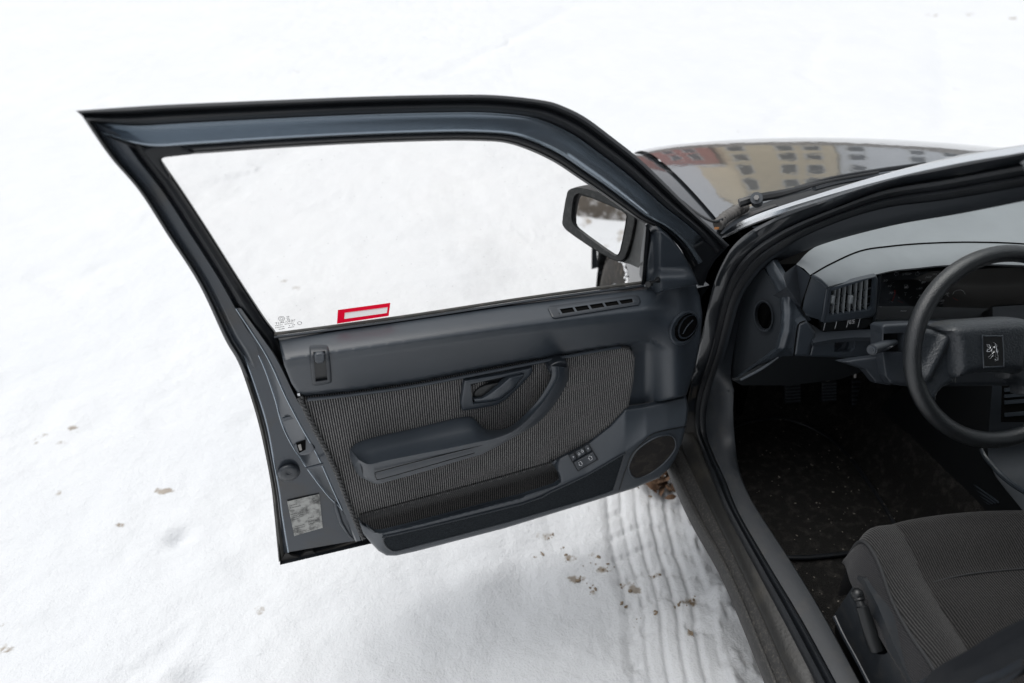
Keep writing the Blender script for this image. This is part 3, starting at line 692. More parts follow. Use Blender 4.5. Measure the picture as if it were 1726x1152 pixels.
# round plug
rr = [[DV.hit(487 + k * 19 * math.cos(a) + 1.5 * math.sin(a), 797 + k * 14.5 * math.sin(a) - 3 * math.cos(a) * k, .043 + h) for a in [2 * math.pi * i / 28 for i in range(28)]] for k, h in ((1, 0), (.97, .004), (.85, .009), (.6, .0125), (.3, .013), (.22, .0115), (.02, .0115))]
loft('rubber_plug', rr, 'plastic_dark', door, 1, closed=True, ang=60)
# lock opening
panel('lock_recess', [(492, 748), (519, 737), (525, 744), (533, 762), (505, 770), (500, 763)], DV, lambda x, y: .050 + .0009 * (x - 492), 'jamb_paint', door, 3, back=.01, r=3, rh=.004, cha=1)
panel('lock_cavity', [(499, 748), (515, 742), (520, 756), (504, 764)], DV, .071, 'void_black', door, 3, back=.002)
panel('lock_latch', [(502, 751), (507, 749), (509, 759), (505, 760)], DV, .0725, 'steel', door, 2, back=.003)
for q in ([(476, 706), (504, 698), (506, 703), (478, 711)], [(515, 790), (545, 782), (546, 784.5), (516, 792.5)]):
    panel('weld_seam', q, DV, lambda x, y: .057 + .0006 * (x - 476), 'jamb_paint', door, 3, back=.004)
def label_mat():
    m = bpy.data.materials.new('label_paper'); m.use_nodes = True; N = m.node_tree.nodes; L = m.node_tree.links; b = N['Principled BSDF']; b.inputs['Roughness'].default_value = .6
    tc = N.new('ShaderNodeTexCoord'); nz = N.new('ShaderNodeTexNoise'); nz.inputs['Scale'].default_value = 42; nz.inputs['Detail'].default_value = 7; nz.inputs['Roughness'].default_value = .7
    L.new(tc.outputs['Object'], nz.inputs['Vector']); cr = N.new('ShaderNodeValToRGB'); cr.color_ramp.elements[0].position = .36; cr.color_ramp.elements[0].color = (.06, .06, .058, 1); cr.color_ramp.elements[1].position = .56; cr.color_ramp.elements[1].color = (.40, .40, .38, 1)
    L.new(nz.outputs['Fac'], cr.inputs[0]); L.new(cr.outputs[0], b.inputs['Base Color']); MATS['label_paper'] = m
label_mat(); M('mirror_shell', (.022, .025, .026), .45, 0, .45, bump=.1, bscale=300, dirt=(.12, .12, .12), vscale=90, damt=.5)
M('label_ink', (.03, .03, .03), .8)
o = panel('rating_label', [(484, 846), (538, 833), (544, 890), (496, 904)], DV, .0452, 'label_paper', door, 4, back=.0006)
# hinge screw
panel('trim_screw', [(501, 664), (505, 663), (506, 668), (502, 669)], DV, .092, 'silver', door, 2, back=.004)

# window frame ---------------------------------------------------------------
TO = [(128, 187), (205, 181.5), (300, 176), (464, 169), (619, 163), (760, 160), (840, 161), (918, 170), (953, 181), (988, 199), (1030, 230), (1078, 268), (1117, 305), (1150, 338), (1180, 367), (1207, 392), (1229, 414)]
TI = [(186, 236), (262, 262), (343, 259), (470, 250), (619, 242), (740, 238), (800, 238), (850, 241), (892, 254), (934, 274), (972, 299), (1012, 326), (1046, 350), (1078, 372), (1112, 388), (1142, 414), (1166, 452)]
RO = [(140, 196), (163, 231), (191, 270), (237, 324), (282, 394), (337, 480), (380, 571), (400, 605), (418, 645)]
RI = [(268, 262), (271, 268), (281, 282), (311, 326), (352, 389), (402, 468), (446, 535), (470, 568), (484, 610)]
def rail(A, B, f, h): return [DFR.hit(a[0] + (b[0] - a[0]) * f, a[1] + (b[1] - a[1]) * f, h) for a, b in zip(A, B)]
def band(name, A, B, prof, mat, ang=30): return loft(name, [rail(A, B, f, h) for f, h in prof], mat, door, 6, ang=ang)
# painted base of the frame, closed behind
band('window_frame', TO, TI, [(.0, -.034), (.0, -.012), (.36, -.010), (.385, .001), (.40, -.012), (.43, -.0155), (.50, -.0125), (.60, -.005), (.70, .003), (.755, .0085), (.79, .010), (.815, .0085), (.83, .004), (.84, -.012), (.9, -.034)], 'frame_paint', 28)
band('frame_seal', TO, TI, [(.005, -.012), (.015, .004), (.06, .010), (.11, .009), (.145, .002), (.17, .002), (.20, .009), (.26, .0135), (.32, .010), (.365, .0005), (.37, -.006)], 'rubber', 40)
band('glass_run', TO, TI, [(.835, -.006), (.845, .005), (.89, .008), (.93, .004), (.945, .0), (.96, .002), (.985, -.004), (1.0, -.020)], 'rubber', 40)
band('rear_frame', RO, RI, [(.0, -.034), (.0, -.006), (.05, .000), (.10, -.002), (.14, -.004), (.20, .002), (.27, .006), (.36, .004), (.46, .003), (.52, .002), (.54, -.010), (.62, -.014), (.70, -.03)], 'jamb_paint', 25)
band('rear_seal', RO, RI, [(-.02, -.012), (.01, .004), (.05, .007), (.09, .003), (.11, -.003)], 'rubber', 40)
band('rear_glass_run', RO, RI, [(.60, -.012), (.62, -.002), (.66, .006), (.74, .010), (.84, .008), (.92, .002), (.94, -.003), (.97, -.002), (1.0, -.020)], 'rubber', 40)
# corner: pressed cup where the top rail starts, rubber corner of the glass run
panel('run_corner', [(236, 252), (262, 246), (300, 243), (320, 252), (330, 260), (292, 264), (274, 266), (272, 272), (290, 300), (284, 308), (262, 286), (244, 268)], DFR, .0095, 'rubber', door, 4, back=.001, r=6, rh=.006, cha=1)
panel('frame_root', [(1229, 414), (1206, 438), (1194, 458), (1186, 482), (1177, 482), (1164, 450), (1150, 425), (1185, 405)], DFR, lambda x, y: .004, 'rubber', door, 4, back=.003, r=8, rh=.006)
# glass, with sticker and etching
gl = panel('window_glass', [(262, 258), (470, 245), (620, 237), (740, 233), (800, 233), (855, 237), (900, 252), (945, 275), (1015, 322), (1060, 354), (1097, 380), (1084, 484), (880, 510), (700, 535), (462, 574), (395, 470), (345, 392), (300, 325)], DFR, -.014, 'window_glass', door, 24, back=0)
panel('red_sticker', [(569.5, 523), (658, 511), (655, 533), (568, 546)], DFR, -.0125, 'sticker_red', door, 12, back=.0004, holes=[[(581, 527.5), (653.5, 518), (652, 528), (580, 538)]])
panel('sticker_field', [(581, 527.5), (653.5, 518), (652, 528), (580, 538)], DFR, -.0118, 'sticker_white', door, 12, back=.0002)
def gpt(x, y): return DFR.hit(x, y, -.0125)
FONT_DIR = (gpt(468, 549) - gpt(500, 544)).normalized()
def text(name, body, size, origin, xdir, ydir, mat, parent, align='LEFT', sx=1.0):
    cu = bpy.data.curves.new(name, 'FONT'); cu.body = body; cu.size = size; cu.align_x = align; cu.extrude = 0.0; cu.resolution_u = 2
    ob = bpy.data.objects.new('tmp', cu); COL.objects.link(ob)
    dg = bpy.context.evaluated_depsgraph_get(); me = bpy.data.meshes.new_from_object(ob.evaluated_get(dg))
    bpy.data.objects.remove(ob); bpy.data.curves.remove(cu)
    xd = V(xdir).normalized(); yd = V(ydir).normalized()
    for v in me.vertices: v.co = V(origin) + xd * (v.co.x * sx) + yd * v.co.y
    return wrap(name, me, mat, parent, False)
M('etch', (.10, .10, .10), .7)
# the maker's mark is read from outside, so it runs mirrored here
ex = (gpt(464, 547) - gpt(498, 541)).normalized(); ey = (gpt(480, 530) - gpt(480, 546)).normalized()
text('glass_etching', 'SEKURIT', .0075, gpt(498, 541.5), ex, ey, 'etch', door, sx=1.35)
for (x0, y0, x1, y1) in ((464, 549.5, 478, 547.3), (480, 547, 497, 544.4), (464, 553, 482, 550.2), (487, 549.3, 491, 548.7), (492.5, 548.4, 498, 547.4), (470, 555.5, 482, 553.6), (486, 552.6, 497, 550.8), (483, 534.5, 490, 533.3), (483, 537, 489, 536), (484, 539.3, 490, 538.2)):
    for k in range(int((x1 - x0) / 2.6)):
        a = x0 + k * 2.6; s = (y1 - y0) / (x1 - x0)
        poly_strip('glass_mark', [gpt(a, y0 + s * (a - x0)), gpt(a + 1.7, y0 + s * (a + 1.7 - x0))], .0016, 'etch', door, DN)
for c, r in (((474.5, 537.5), 5.2), ((474.5, 537.5), 2.6), ((505, 545), 3.4)):
    poly_strip('glass_mark', [gpt(c[0] + r * math.cos(a * math.pi / 10), c[1] + r * .75 * math.sin(a * math.pi / 10)) for a in range(20)], .0009, 'etch', door, DN, True)

# quarter divider and belt seal
loft('divider_bar', [[DFR.hit(1088, 384, .0), DFR.hit(1080, 480, .0)], [DFR.hit(1089, 384, .008), DFR.hit(1081.5, 480, .008)], [DFR.hit(1094, 386, .008), DFR.hit(1086, 480, .008)], [DFR.hit(1096, 388, -.01), DFR.hit(1088, 480, -.01)]], 'rubber', door, 3)
BT0 = [(462, 561), (570, 547), (700, 529), (880, 501.5), (1000, 485), (1086, 474)]
def bl(dy, h): return [DFR.hit(x, y + dy, h) for x, y in BT0]
loft('belt_seal', [bl(-.5, -.016), bl(.3, -.002), bl(2.2, .002), bl(4.6, .004), bl(5.2, -.002)], 'rubber_dusty', door, 5, ang=25)
loft('belt_strip', [bl(5.4, -.004), bl(5.8, .004), bl(8.8, .007), bl(10.4, .000)], 'plastic', door, 5, ang=25)

# sail panel with the mirror adjuster
panel('mirror_sail', [(1097, 396), (1106, 389), (1114, 388), (1130, 401), (1152, 429), (1168, 457), (1177, 480), (1150, 484), (1124, 489), (1108, 496), (1100, 494), (1087, 480), (1090, 440)], DFR,
      lambda x, y: .006 + .022 * sm((x - 1098 - (y - 400) * .03) / 16) + .03 * sm((y - 448) / 26) * sm((x - 1088) / 26) - .012 * sm((x - 1150) / 30), 'plastic', door, 3.2, back=.03, r=5, rh=.008)
kn = DFR.hit(1109, 472, .048); kt = DFR.hit(1092, 480, .075)
tube('mirror_adjuster', [kn, kn + (kt - kn) * .35, kn + (kt - kn) * .6, kt], .0055, 'plastic_black', door, 3, 12, rf=lambda t, i: 1.25 - .75 * sm(t * 3) + .65 * sm((t - .6) * 6))

# upper trim pad ------------------------------------------------------------------
ytop = lerp([469, 560, 700, 850, 1000, 1088, 1180], [571, 557, 537, 515, 496, 486, 479])
ycre = lerp([500, 516, 600, 700, 850, 1000, 1095, 1130], [660, 664, 656, 641, 612, 586, 572, 590])
def up_h(x, y):
    d = y - ytop(x); led = 44.0
    front = sm((x - 1085) / 60)
    t_ = max(0, min(d / led, 1.0)); h = .052 + .074 * (1 - (1 - t_) ** 1.5)
    if d > led: h = .126 - .034 * min((d - led) / 62, 1)
    k = 6.0
    if d > led - k and d < led + k: h -= .0045 * (1 - abs(d - led) / k)
    c = y - ycre(x)
    low = .024 * sm(c / 4.0) * (1 - front)
    h -= low
    hf = .066 + .050 * sm(d / 70) + .006 * sm((y - 600) / 80) - .022 * sm((x - 1140) / 40)
    return h * (1 - front) + hf * front
UP = [(469, 572), (560, 558), (700, 538), (850, 516), (1000, 497), (1088, 487), (1130, 484), (1173, 480), (1180, 500), (1184, 530), (1181, 575), (1172, 620), (1157, 667), (1120, 676), (1085, 683), (1053, 687), (1058, 660), (1064, 625), (1065, 602), (1060, 592), (1046, 589.5), (1000, 597), (850, 626), (700, 655), (600, 669), (518, 678), (506, 669), (491, 646), (479, 616)]
panel('upper_trim', UP, DV, up_h, 'plastic', door, 4, back=.010, r=5, rh=.008, ang=50)
LIPX = [(518, 674), (600, 665), (700, 651), (850, 622), (1000, 593), (1046, 585.5)]
tube('trim_lip', [DV.hit(x, y, .0955) for x, y in LIPX], .0036, 'plastic', door, 6, 8)
# lock slider
panel('lock_bezel', [(521, 589), (526, 586.5), (551, 586), (555, 590), (560, 643), (556, 647), (530, 651), (526, 648)], DV, lambda x, y: up_h(x, y) + .007, 'plastic_dark', door, 2.5, back=.01, r=4, rh=.004, cha=1,
      holes=[[(528, 594), (548, 592), (552, 641), (532, 644)]])
panel('lock_slot', [(527, 593), (549, 591), (553, 642), (531, 645)], DV, lambda x, y: up_h(x, y) + .001, 'plastic_black', door, 4, back=.001)
panel('lock_button', [(529, 595), (547, 593), (548.5, 611), (531, 614)], DV, lambda x, y: up_h(x, y) + .011, 'plastic', door, 2.5, back=.012, r=3, rh=.003, cha=1)
# demister vent with its vanes
VQ = [(924, 521), (927, 517), (1070, 498), (1077, 500), (1080, 508), (1077, 514), (936, 537), (931, 535)]
def vq(s, t):   # s along, t across (0 top)
    a = V((941, 520.5)).lerp(V((1066, 502.5)), s); b = V((943, 531)).lerp(V((1068, 511)), s); c = a.lerp(b, t); return (c.x, c.y)
panel('demister_vent', VQ, DV, lambda x, y: up_h(x, y) + .004, 'plastic_dark', door, 2.5, back=.003, r=3, rh=.002, holes=[[vq(0, 0), vq(1, 0), vq(1, 1), vq(0, 1)]])
panel('vent_well', [vq(-.01, -.05), vq(1.01, -.05), vq(1.01, 1.05), vq(-.01, 1.05)], DV, lambda x, y: up_h(x, y) + .0005, 'void_black', door, 5, back=.001)
for k in range(6):
    s = k / 5.0
    panel('vane', [vq(s - .014, 0), vq(s + .014, 0), vq(s + .045, 1), vq(s + .015, 1)], DV, lambda x, y: up_h(x, y) + .0042, 'plastic', door, 4, back=.004)
panel('vane', [vq(0, .0), vq(1, .0), vq(1, .12), vq(0, .12)], DV, lambda x, y: up_h(x, y) + .0044, 'plastic', door, 6, back=.004)
# round air duct ring
def ell(cx, cy, a, b, dx, dy, k, n=36):
    L = math.hypot(dx, dy); dx, dy = dx / L, dy / L
    return [(cx + a * k * math.cos(t) * dx - b * k * math.sin(t) * dy, cy + a * k * math.cos(t) * dy + b * k * math.sin(t) * dx) for t in [2 * math.pi * i / n for i in range(n)]]
def ring_rails(specs, pl): return [[pl.hit(x, y, h) for x, y in ell(*s)] for s, h in specs]
d0 = (.53, -.85)
def ring_s(specs): return [[DV.hit(x, y, up_h(x, y) + h) for x, y in ell(*q)] for q, h in specs]
loft('air_duct_ring', ring_s([((1152.5, 553, 32, 23, *d0, 1), -.006), ((1152.5, 553, 32, 23, *d0, .985), .006), ((1153, 553, 30.5, 21.5, *d0, 1), .012), ((1154, 553, 28.5, 19.5, *d0, 1), .0125), ((1156, 552.5, 26, 17.5, *d0, 1), .007), ((1157, 552.5, 25, 16.5, *d0, 1), .001)]), 'plastic', door, 1, closed=True)
loft('air_duct', ring_s([((1157, 552.5, 25.5, 17, *d0, 1), .0015), ((1160, 551, 22, 13, *d0, 1), .0025), ((1160.5, 550.5, 20, 11.5, *d0, 1), .002), ((1161, 550, 19, 11, *d0, .02), .002)]), 'void_black', door, 1, closed=True)
loft('duct_lip', ring_s([((1159.5, 551.2, 23, 14, *d0, 1.0), .003), ((1160, 551, 22, 13, *d0, 1.0), .006), ((1160.3, 550.8, 20.5, 11.8, *d0, 1.0), .003)]), 'plastic', door, 1, closed=True)
tube('duct_flap', [DV.hit(1151, 563, up_h(1151, 563) + .0035), DV.hit(1158, 551, up_h(1158, 551) + .0035), DV.hit(1168, 540, up_h(1168, 540) + .0035)], .0014, 'plastic', door, 3, 6)

# striped fabric, seam, twisted cord ------------------------------------------------
ysm = lerp([604, 880, 929], [868, 794, 779])
def fab_h(x, y): return .089 - .068 * sm((y - ysm(x) - 1) / 15.0) if x < 945 else .089
FAB = [(506, 672), (518, 674), (600, 664), (700, 650), (850, 621), (1000, 592), (1046, 585), (1062, 588), (1070, 602), (1068, 640), (1058, 692), (1048, 703), (1030, 722), (993, 750), (944, 775), (938, 790), (950, 815), (880, 842), (780, 868), (700, 890), (633, 903), (614, 908), (603, 887), (584, 841), (567, 797), (551, 762), (529, 720)]
panel('fabric_panel', FAB, DV, fab_h, 'door_fabric', door, 5, back=.02, r=5, rh=.006)
panel('pocket_lining_shaded', [(606, 869), (680, 849), (760, 828), (840, 806), (928, 781), (938, 790), (950, 815), (880, 842), (780, 868), (700, 890), (633, 903), (614, 900)], DV, lambda x, y: fab_h(x, y) + .002, 'pocket_cloth_shaded', door, 4, back=.002)
tube('fabric_seam', [DV.hit(x, ysm(x) - 1, .0885) for x in (606, 680, 760, 840, 928)], .0011, 'void_black', door, 5, 6)
cord = [(505, 670), (516, 693), (529, 720), (540, 741), (551, 762), (560, 781), (567.5, 797), (576, 820), (584, 841), (593, 864), (603, 887), (613, 908)]
cp = spline([DV.hit(x, y, .092) for x, y in cord], 14)
def twist(name, off):
    P = []
    for i, p in enumerate(cp):
        a = i * .78 + off; P.append(p + DU * (.0030 * math.cos(a)) + DN * (.0030 * math.sin(a) + .002))
    return tube(name, P, .0029, 'cord', door, 1, 6, smoothpath=False)
M('cord', (.10, .10, .10), .9, 0, .2, var=.6, vscale=300)
twist('edge_cord', 0); twist('edge_cord', math.pi)
# stitched top edge of the fabric near the handle
for k in range(36):
    x = 785 + k * 3.15; y = 640 - .19 * (x - 785) - 1.5
    poly_strip('stitch', [DV.hit(x, y, .0915), DV.hit(x + 1.5, y + 2.6, .0915)], .0011, 'cord', door, DN)

# pocket and lower trim -----------------------------------------------------------------
rx = [604, 633, 645, 700, 780, 880, 930, 988, 1053, 1089, 1125, 1160]; ry = [877, 899, 901, 889, 868, 842, 822, 800, 763, 736, 724, 719]
yrid = lerp(rx, ry)
yfab = lerp([600, 633, 700, 780, 880, 929, 942, 991, 1027, 1045, 1053, 1085, 1157], [870, 896, 883, 862, 836, 790, 771, 746, 718, 699, 690, 685, 668])
def lo_h(x, y):
    r = yrid(x); f = yfab(x)
    if y <= r: return .096 + .044 * min(1, max(0, (y - f) / max(4, r - f))) if x > 930 else .132 + .008 * min(1, max(0, (y - f) / 5.0))
    h = .140 - .012 * min(1, (y - r) / 60)
    if x < 650: h -= .030 * sm((650 - x) / 40.0)
    return h
LOW = [(604, 876), (612, 884), (633, 897), (645, 897), (700, 883), (780, 862), (880, 836), (933, 819), (944, 812), (942, 800), (929, 779), (942, 771), (991, 746), (1027, 718), (1045, 699), (1053, 690), (1085, 685), (1157, 669), (1160, 690), (1158, 710), (1150, 745), (1140, 770), (1128, 790), (1110, 806), (1070, 823), (1000, 845), (850, 891), (700, 930), (668, 937), (652, 937), (638, 929), (624, 914), (612, 900)]
panel('lower_trim', LOW, DV, lo_h, 'plastic', door, 4, back=.008, r=4, rh=.007, ang=50)
panel('pocket_well', [(606, 872), (929, 776), (948, 815), (880, 842), (640, 904)], DV, .008, 'void_black', door, 12, back=.002)
INS = [(646, 909), (652, 904), (664, 902), (880, 850), (930, 829), (988, 802), (1048, 767), (1052, 766), (1051, 772), (1036, 820), (1030, 827), (1000, 838), (850, 882), (700, 921), (668, 929), (656, 926), (648, 918)]
panel('pocket_insert', INS, DV, lambda x, y: lo_h(x, y) + .0035, 'carpet_insert', door, 4, back=.006, r=3, rh=.003)
tube('insert_rim', [DV.hit(x, y, lo_h(x, y) + .0025) for x, y in INS], .0022, 'plastic_dark', door, 2, 6, closed=True)
tube('trim_groove', [DV.hit(x, y, lo_h(x, y) + .0008) for x, y in ((1158, 719), (1125, 725), (1100, 732), (1085, 745), (1066, 765), (1060, 778), (1052, 800), (1044, 826))], .0016, 'plastic_black', door, 4, 6)
SPK = [(1061, 795), (1060, 784), (1072, 760.5), (1096.6, 742), (1118, 734), (1133, 735), (1139, 746), (1136, 760.5), (1118, 782), (1096.6, 798), (1075, 807), (1065, 802.5)]
panel('speaker_grille', SPK, DV, lambda x, y: lo_h(x, y) + .0015, 'speaker_cloth', door, 4, back=.004, cha=2)
tube('speaker_ring', [DV.hit(x, y, lo_h(x, y) + .0015) for x, y in SPK], .0022, 'plastic', door, 4, 8, closed=True)
# window switches
SQ = [V((957.5, 767)), V((992, 747.5)), V((1009, 775)), V((974, 795))]
def sq(s, t):
    p = SQ[0].lerp(SQ[1], s).lerp(SQ[3].lerp(SQ[2], s), t); return (p.x, p.y)
def sqr(a, b, c, d): return [sq(a, b), sq(c, b), sq(c, d), sq(a, d)]
def sw_h(x, y): return lo_h(x, y) + .002
panel('switch_plate', sqr(0, 0, 1, 1), DV, sw_h, 'plastic_black', door, 3, back=.004)
for a, b, c, d in ((.03, .03, .26, .41), (.31, .03, .70, .41), (.75, .03, .97, .41), (.03, .48, .97, .97)):
    panel('switch_key', sqr(a, b, c, d), DV, lambda x, y: sw_h(x, y) + .004, 'plastic_dark', door, 2.2, back=.005, r=2, rh=.0015)
def icon(pts, cl=True):
    poly_strip('switch_symbol', [DV.hit(*sq(s, t), sw_h(*sq(s, t)) + .0046) for s, t in pts], .0013, 'white_print', door, DN, cl)
def arrow(cx, cy, k, up):
    y = -1 if up else 1
    return [(cx - .055 * k, cy + .10 * k * -y), (cx - .055 * k, cy + .02 * k * y), (cx - .09 * k, cy + .02 * k * y), (cx, cy + .13 * k * y), (cx + .09 * k, cy + .02 * k * y), (cx + .055 * k, cy + .02 * k * y), (cx + .055 * k, cy - .10 * k * y)]
icon(arrow(.26, .72, 1.0, False)); icon(arrow(.74, .72, 1.0, True)); icon(arrow(.42, .24, .55, False)); icon(arrow(.6, .2, .6, True))
for s in (.15, .86): icon([(s - .02, .2), (s + .02, .2), (s + .02, .25), (s - .02, .25)])

# armrest with its grip --------------------------------------------------------------------
AB = [(590, 757), (604, 746), (640, 735), (691, 724), (752, 709), (782, 703), (797, 704), (807, 714), (821, 724), (838, 725), (860, 719), (881, 702), (906, 675), (924, 646), (929, 630), (927, 618)]
AC = [(604, 775), (622, 783), (650, 777), (700, 767), (752, 757), (785, 750), (803, 746), (820, 743), (835, 739), (850, 734), (868, 725), (890, 707), (916, 678), (936, 648), (942, 634), (942, 618)]
AF = [(606, 779), (624, 787), (652, 782), (702, 772), (754, 762), (787, 755), (805, 751), (822, 748), (838, 743), (853, 738), (872, 729), (894, 711), (921, 682), (941, 651), (948, 636), (949, 620)]
AL = [(613, 807), (635, 816), (661, 810), (712, 796), (764, 780), (795, 771), (812, 766), (828, 758), (842, 751), (858, 742), (878, 731), (907, 713), (935, 682), (952, 654), (958, 636), (958, 620)]
n_ = len(AB)
def arw(a, b): return [a + (b - a) * sm((i - 9) / 3.0) for i in range(n_)]
def ar(P, W): return [DV.hit(x, y, w) for (x, y), w in zip(P, W)]
wb = arw(.090, .114); wc = arw(.162, .150); wf = arw(.164, .150); wl2 = arw(.138, .120); wu = arw(.088, .112)
mid = lambda A, B, t: [(a[0] + (b[0] - a[0]) * t, a[1] + (b[1] - a[1]) * t) for a, b in zip(A, B)]
rails = [ar(AB, wb), ar(mid(AB, AC, .12), [a + .016 for a in wb]), ar(mid(AB, AC, .5), [(a + b) / 2 + .001 for a, b in zip(wb, wc)]), ar(mid(AB, AC, .84), [w - .011 for w in wc]), ar(mid(AB, AC, .93), [w - .001 for w in wc]), ar(AC, [w + .005 for w in wc]), ar(AF, [w + .001 for w in wf]), ar(mid(AF, AL, .5), [(a + b) / 2 + .001 for a, b in zip(wf, wl2)]), ar(mid(AF, AL, .93), [w + .002 for w in wl2]), ar(AL, [w - .004 for w in wl2]), ar(AL, wu)]
# rounded rear end: pull first stations together
loft('armrest', rails, 'plastic', door, 5, cap=True, ang=50)
endr = [ar([AB[0], mid([AB[0]], [AC[0]], .5)[0], AC[0], AF[0], mid([AF[0]], [AL[0]], .5)[0], AL[0]], [wb[0], (wb[0] + wc[0]) / 2 + .010, wc[0], wf[0] - .001, .158, wl2[0] - .004]),
        ar([(589, 760), (591, 772), (598, 783), (600, 787), (603, 798), (609, 806)], [.088, .118, .140, .140, .135, .125]),
        ar([(589, 762), (589, 772), (592, 781), (594, 786), (600, 797), (607, 804)], [.07] * 6)]
loft('armrest_end', endr, 'plastic', door, 5, ang=60)
GR = [(632, 797), (700, 779), (760, 764), (800, 754), (835, 744), (862, 733), (885, 716), (912, 688), (935, 655), (941, 638)]
tube('armrest_groove', [DV.hit(x, y, w) for (x, y), w in zip(GR, [.1625, .1625, .1625, .1625, .159, .155, .152, .151, .151, .151])], .0012, 'plastic_black', door, 4, 6)
tube('armrest_groove', [DV.hit(x, y, .1565) for x, y in ((632, 799), (634, 806), (642, 808), (700, 792), (760, 775), (800, 764))], .0011, 'plastic_black', door, 4, 6)
panel('grip_socket', [(922, 622), (928, 612), (944, 606), (956, 609), (958, 620), (954, 640), (946, 632), (930, 636)], DV, .120, 'plastic_dark', door, 3, back=.04, cha=2, r=6, rh=.012)

# inner handle -----------------------------------------------------------------------------
HB = [(782, 642), (840, 632), (897, 620), (898, 626), (893, 634), (875, 653), (854, 673), (838, 683), (800, 690), (779, 693), (776, 680)]
HO = [(793, 648), (838, 638), (882, 629), (884, 633), (866, 656), (845, 673), (832, 677), (797, 682)]
panel('handle_bezel', HB, DV, .103, 'plastic', door, 3, back=.012, r=4, rh=.005, holes=[HO])
panel('handle_cup', [(791, 646), (886, 627), (868, 658), (846, 676), (795, 684)], DV, lambda x, y: .092 - .010 * math.exp(-((x - 815) / 22) ** 2 - ((y - 660) / 14) ** 2), 'plastic_black', door, 4, back=.002)
panel('handle_lever', [(858, 637), (884, 630), (883, 634), (866, 655), (843, 673), (826, 677), (800, 680), (797, 672), (812, 671), (826, 663), (842, 651)], DV, lambda x, y: .102 + .012 * sm((x - 800) / 40) - .004 * sm((x - 860) / 20), 'plastic', door, 3, back=.012, r=4, rh=.006)
panel('lever_paddle', [(796, 662), (812, 650), (835, 645), (848, 646), (832, 660), (822, 670), (800, 674)], DV, lambda x, y: .0945 + .006 * sm((x - 795) / 45), 'plastic_black', door, 4, back=.004, r=5, rh=.005, cha=1)

# outside mirror ---------------------------------------------------------------------------
NM = (DU * math.cos(math.radians(25)) + DN * math.sin(math.radians(25)) + ZZ * .022).normalized()
MP0 = DV.hit(1048, 400, -.08)
MPL = Plane(MP0, NM)
HS = [(955, 327), (959, 319.5), (972, 316), (996, 320), (1040, 336), (1066, 352), (1072, 364), (1066, 400), (1057, 430), (1050, 441), (1037, 441), (1004, 423), (957, 391), (949, 382), (947, 374)]
HI = [(966, 333), (972, 326), (981, 326), (1046, 354), (1057, 361), (1058, 367), (1048, 418), (1044, 430), (1040, 433), (1030, 429), (976, 390), (965, 378), (962, 366)]
HS = chaikin(HS, 1); HI2 = chaikin(HI, 1)
mo = [MPL.hit(x, y, 0) for x, y in HS]; cen = sum(mo, V((0, 0, 0))) / len(mo)
def shrink(P, k, h): return [cen + (p - cen) * k - NM * h for p in P]
panel('mirror_housing', HS, MPL, 0.0, 'mirror_shell', door, 4, back=.012, holes=[HI2], r=3, rh=.003)

for (x, y, n) in ((488, 853, 5), (489, 857, 7), (490, 868, 4), (491, 871, 5), (491, 874, 5), (492, 877, 4), (503, 866, 3), (504, 869, 3), (504, 872, 3), (498, 888, 6), (496, 892, 7), (500, 898, 6), (519, 874, 4), (519, 880, 4), (520, 884, 4), (531, 878, 2)):
    for k in range(n):
        a = x + k * 2.6
        poly_strip('label_print', [DV.hit(a, y - .24 * (a - x), .0462), DV.hit(a + 1.9, y - .24 * (a + 1.9 - x), .0462)], .0016, 'label_ink', door, DN)
# mirror body behind the rim, its foot on the door, the glass
fo = DV.hit(1087, 420, -.02)
rl = [mo, shrink(mo, 1.0, .015), shrink(mo, .97, .04), shrink(mo, .85, .065), shrink(mo, .55, .08), shrink(mo, .05, .083)]
loft('mirror_back', rl, 'mirror_shell', door, 1, closed=True, ang=60)
panel('mirror_well', HI, MPL, -.008, 'plastic_black', door, 8, back=.002)
panel('mirror_glass', [(970, 372), (976, 336), (982, 328), (1045, 354), (1055, 361), (1056, 367), (1046, 420), (1041, 431), (1034, 429), (977, 389)], MPL, -.0045, 'mirror_glass', door, 14, back=.002, cha=1)
foot0 = [MPL.hit(x, y, -.012) for x, y in ((1066, 352), (1072, 364), (1068, 392), (1062, 415), (1055, 434), (1044, 441))]
foot1 = [DFR.hit(x, y, -.022) for x, y in ((1086, 372), (1089, 388), (1087, 410), (1085, 428), (1082, 444), (1076, 452))]
fm = [a * .45 + b * .55 - NM * .004 for a, b in zip(foot0, foot1)]
loft('mirror_foot', [foot0, fm, foot1], 'mirror_shell', door, 4, ang=60)
for k in range(6):
    x = 1066 + k * 2.2; tube('foot_bellows', [MPL.hit(x, 410 + k * 1.5, -.010), MPL.hit(x - 2, 442 + k * .3, -.010)], .0022, 'rubber', door, 2, 6)
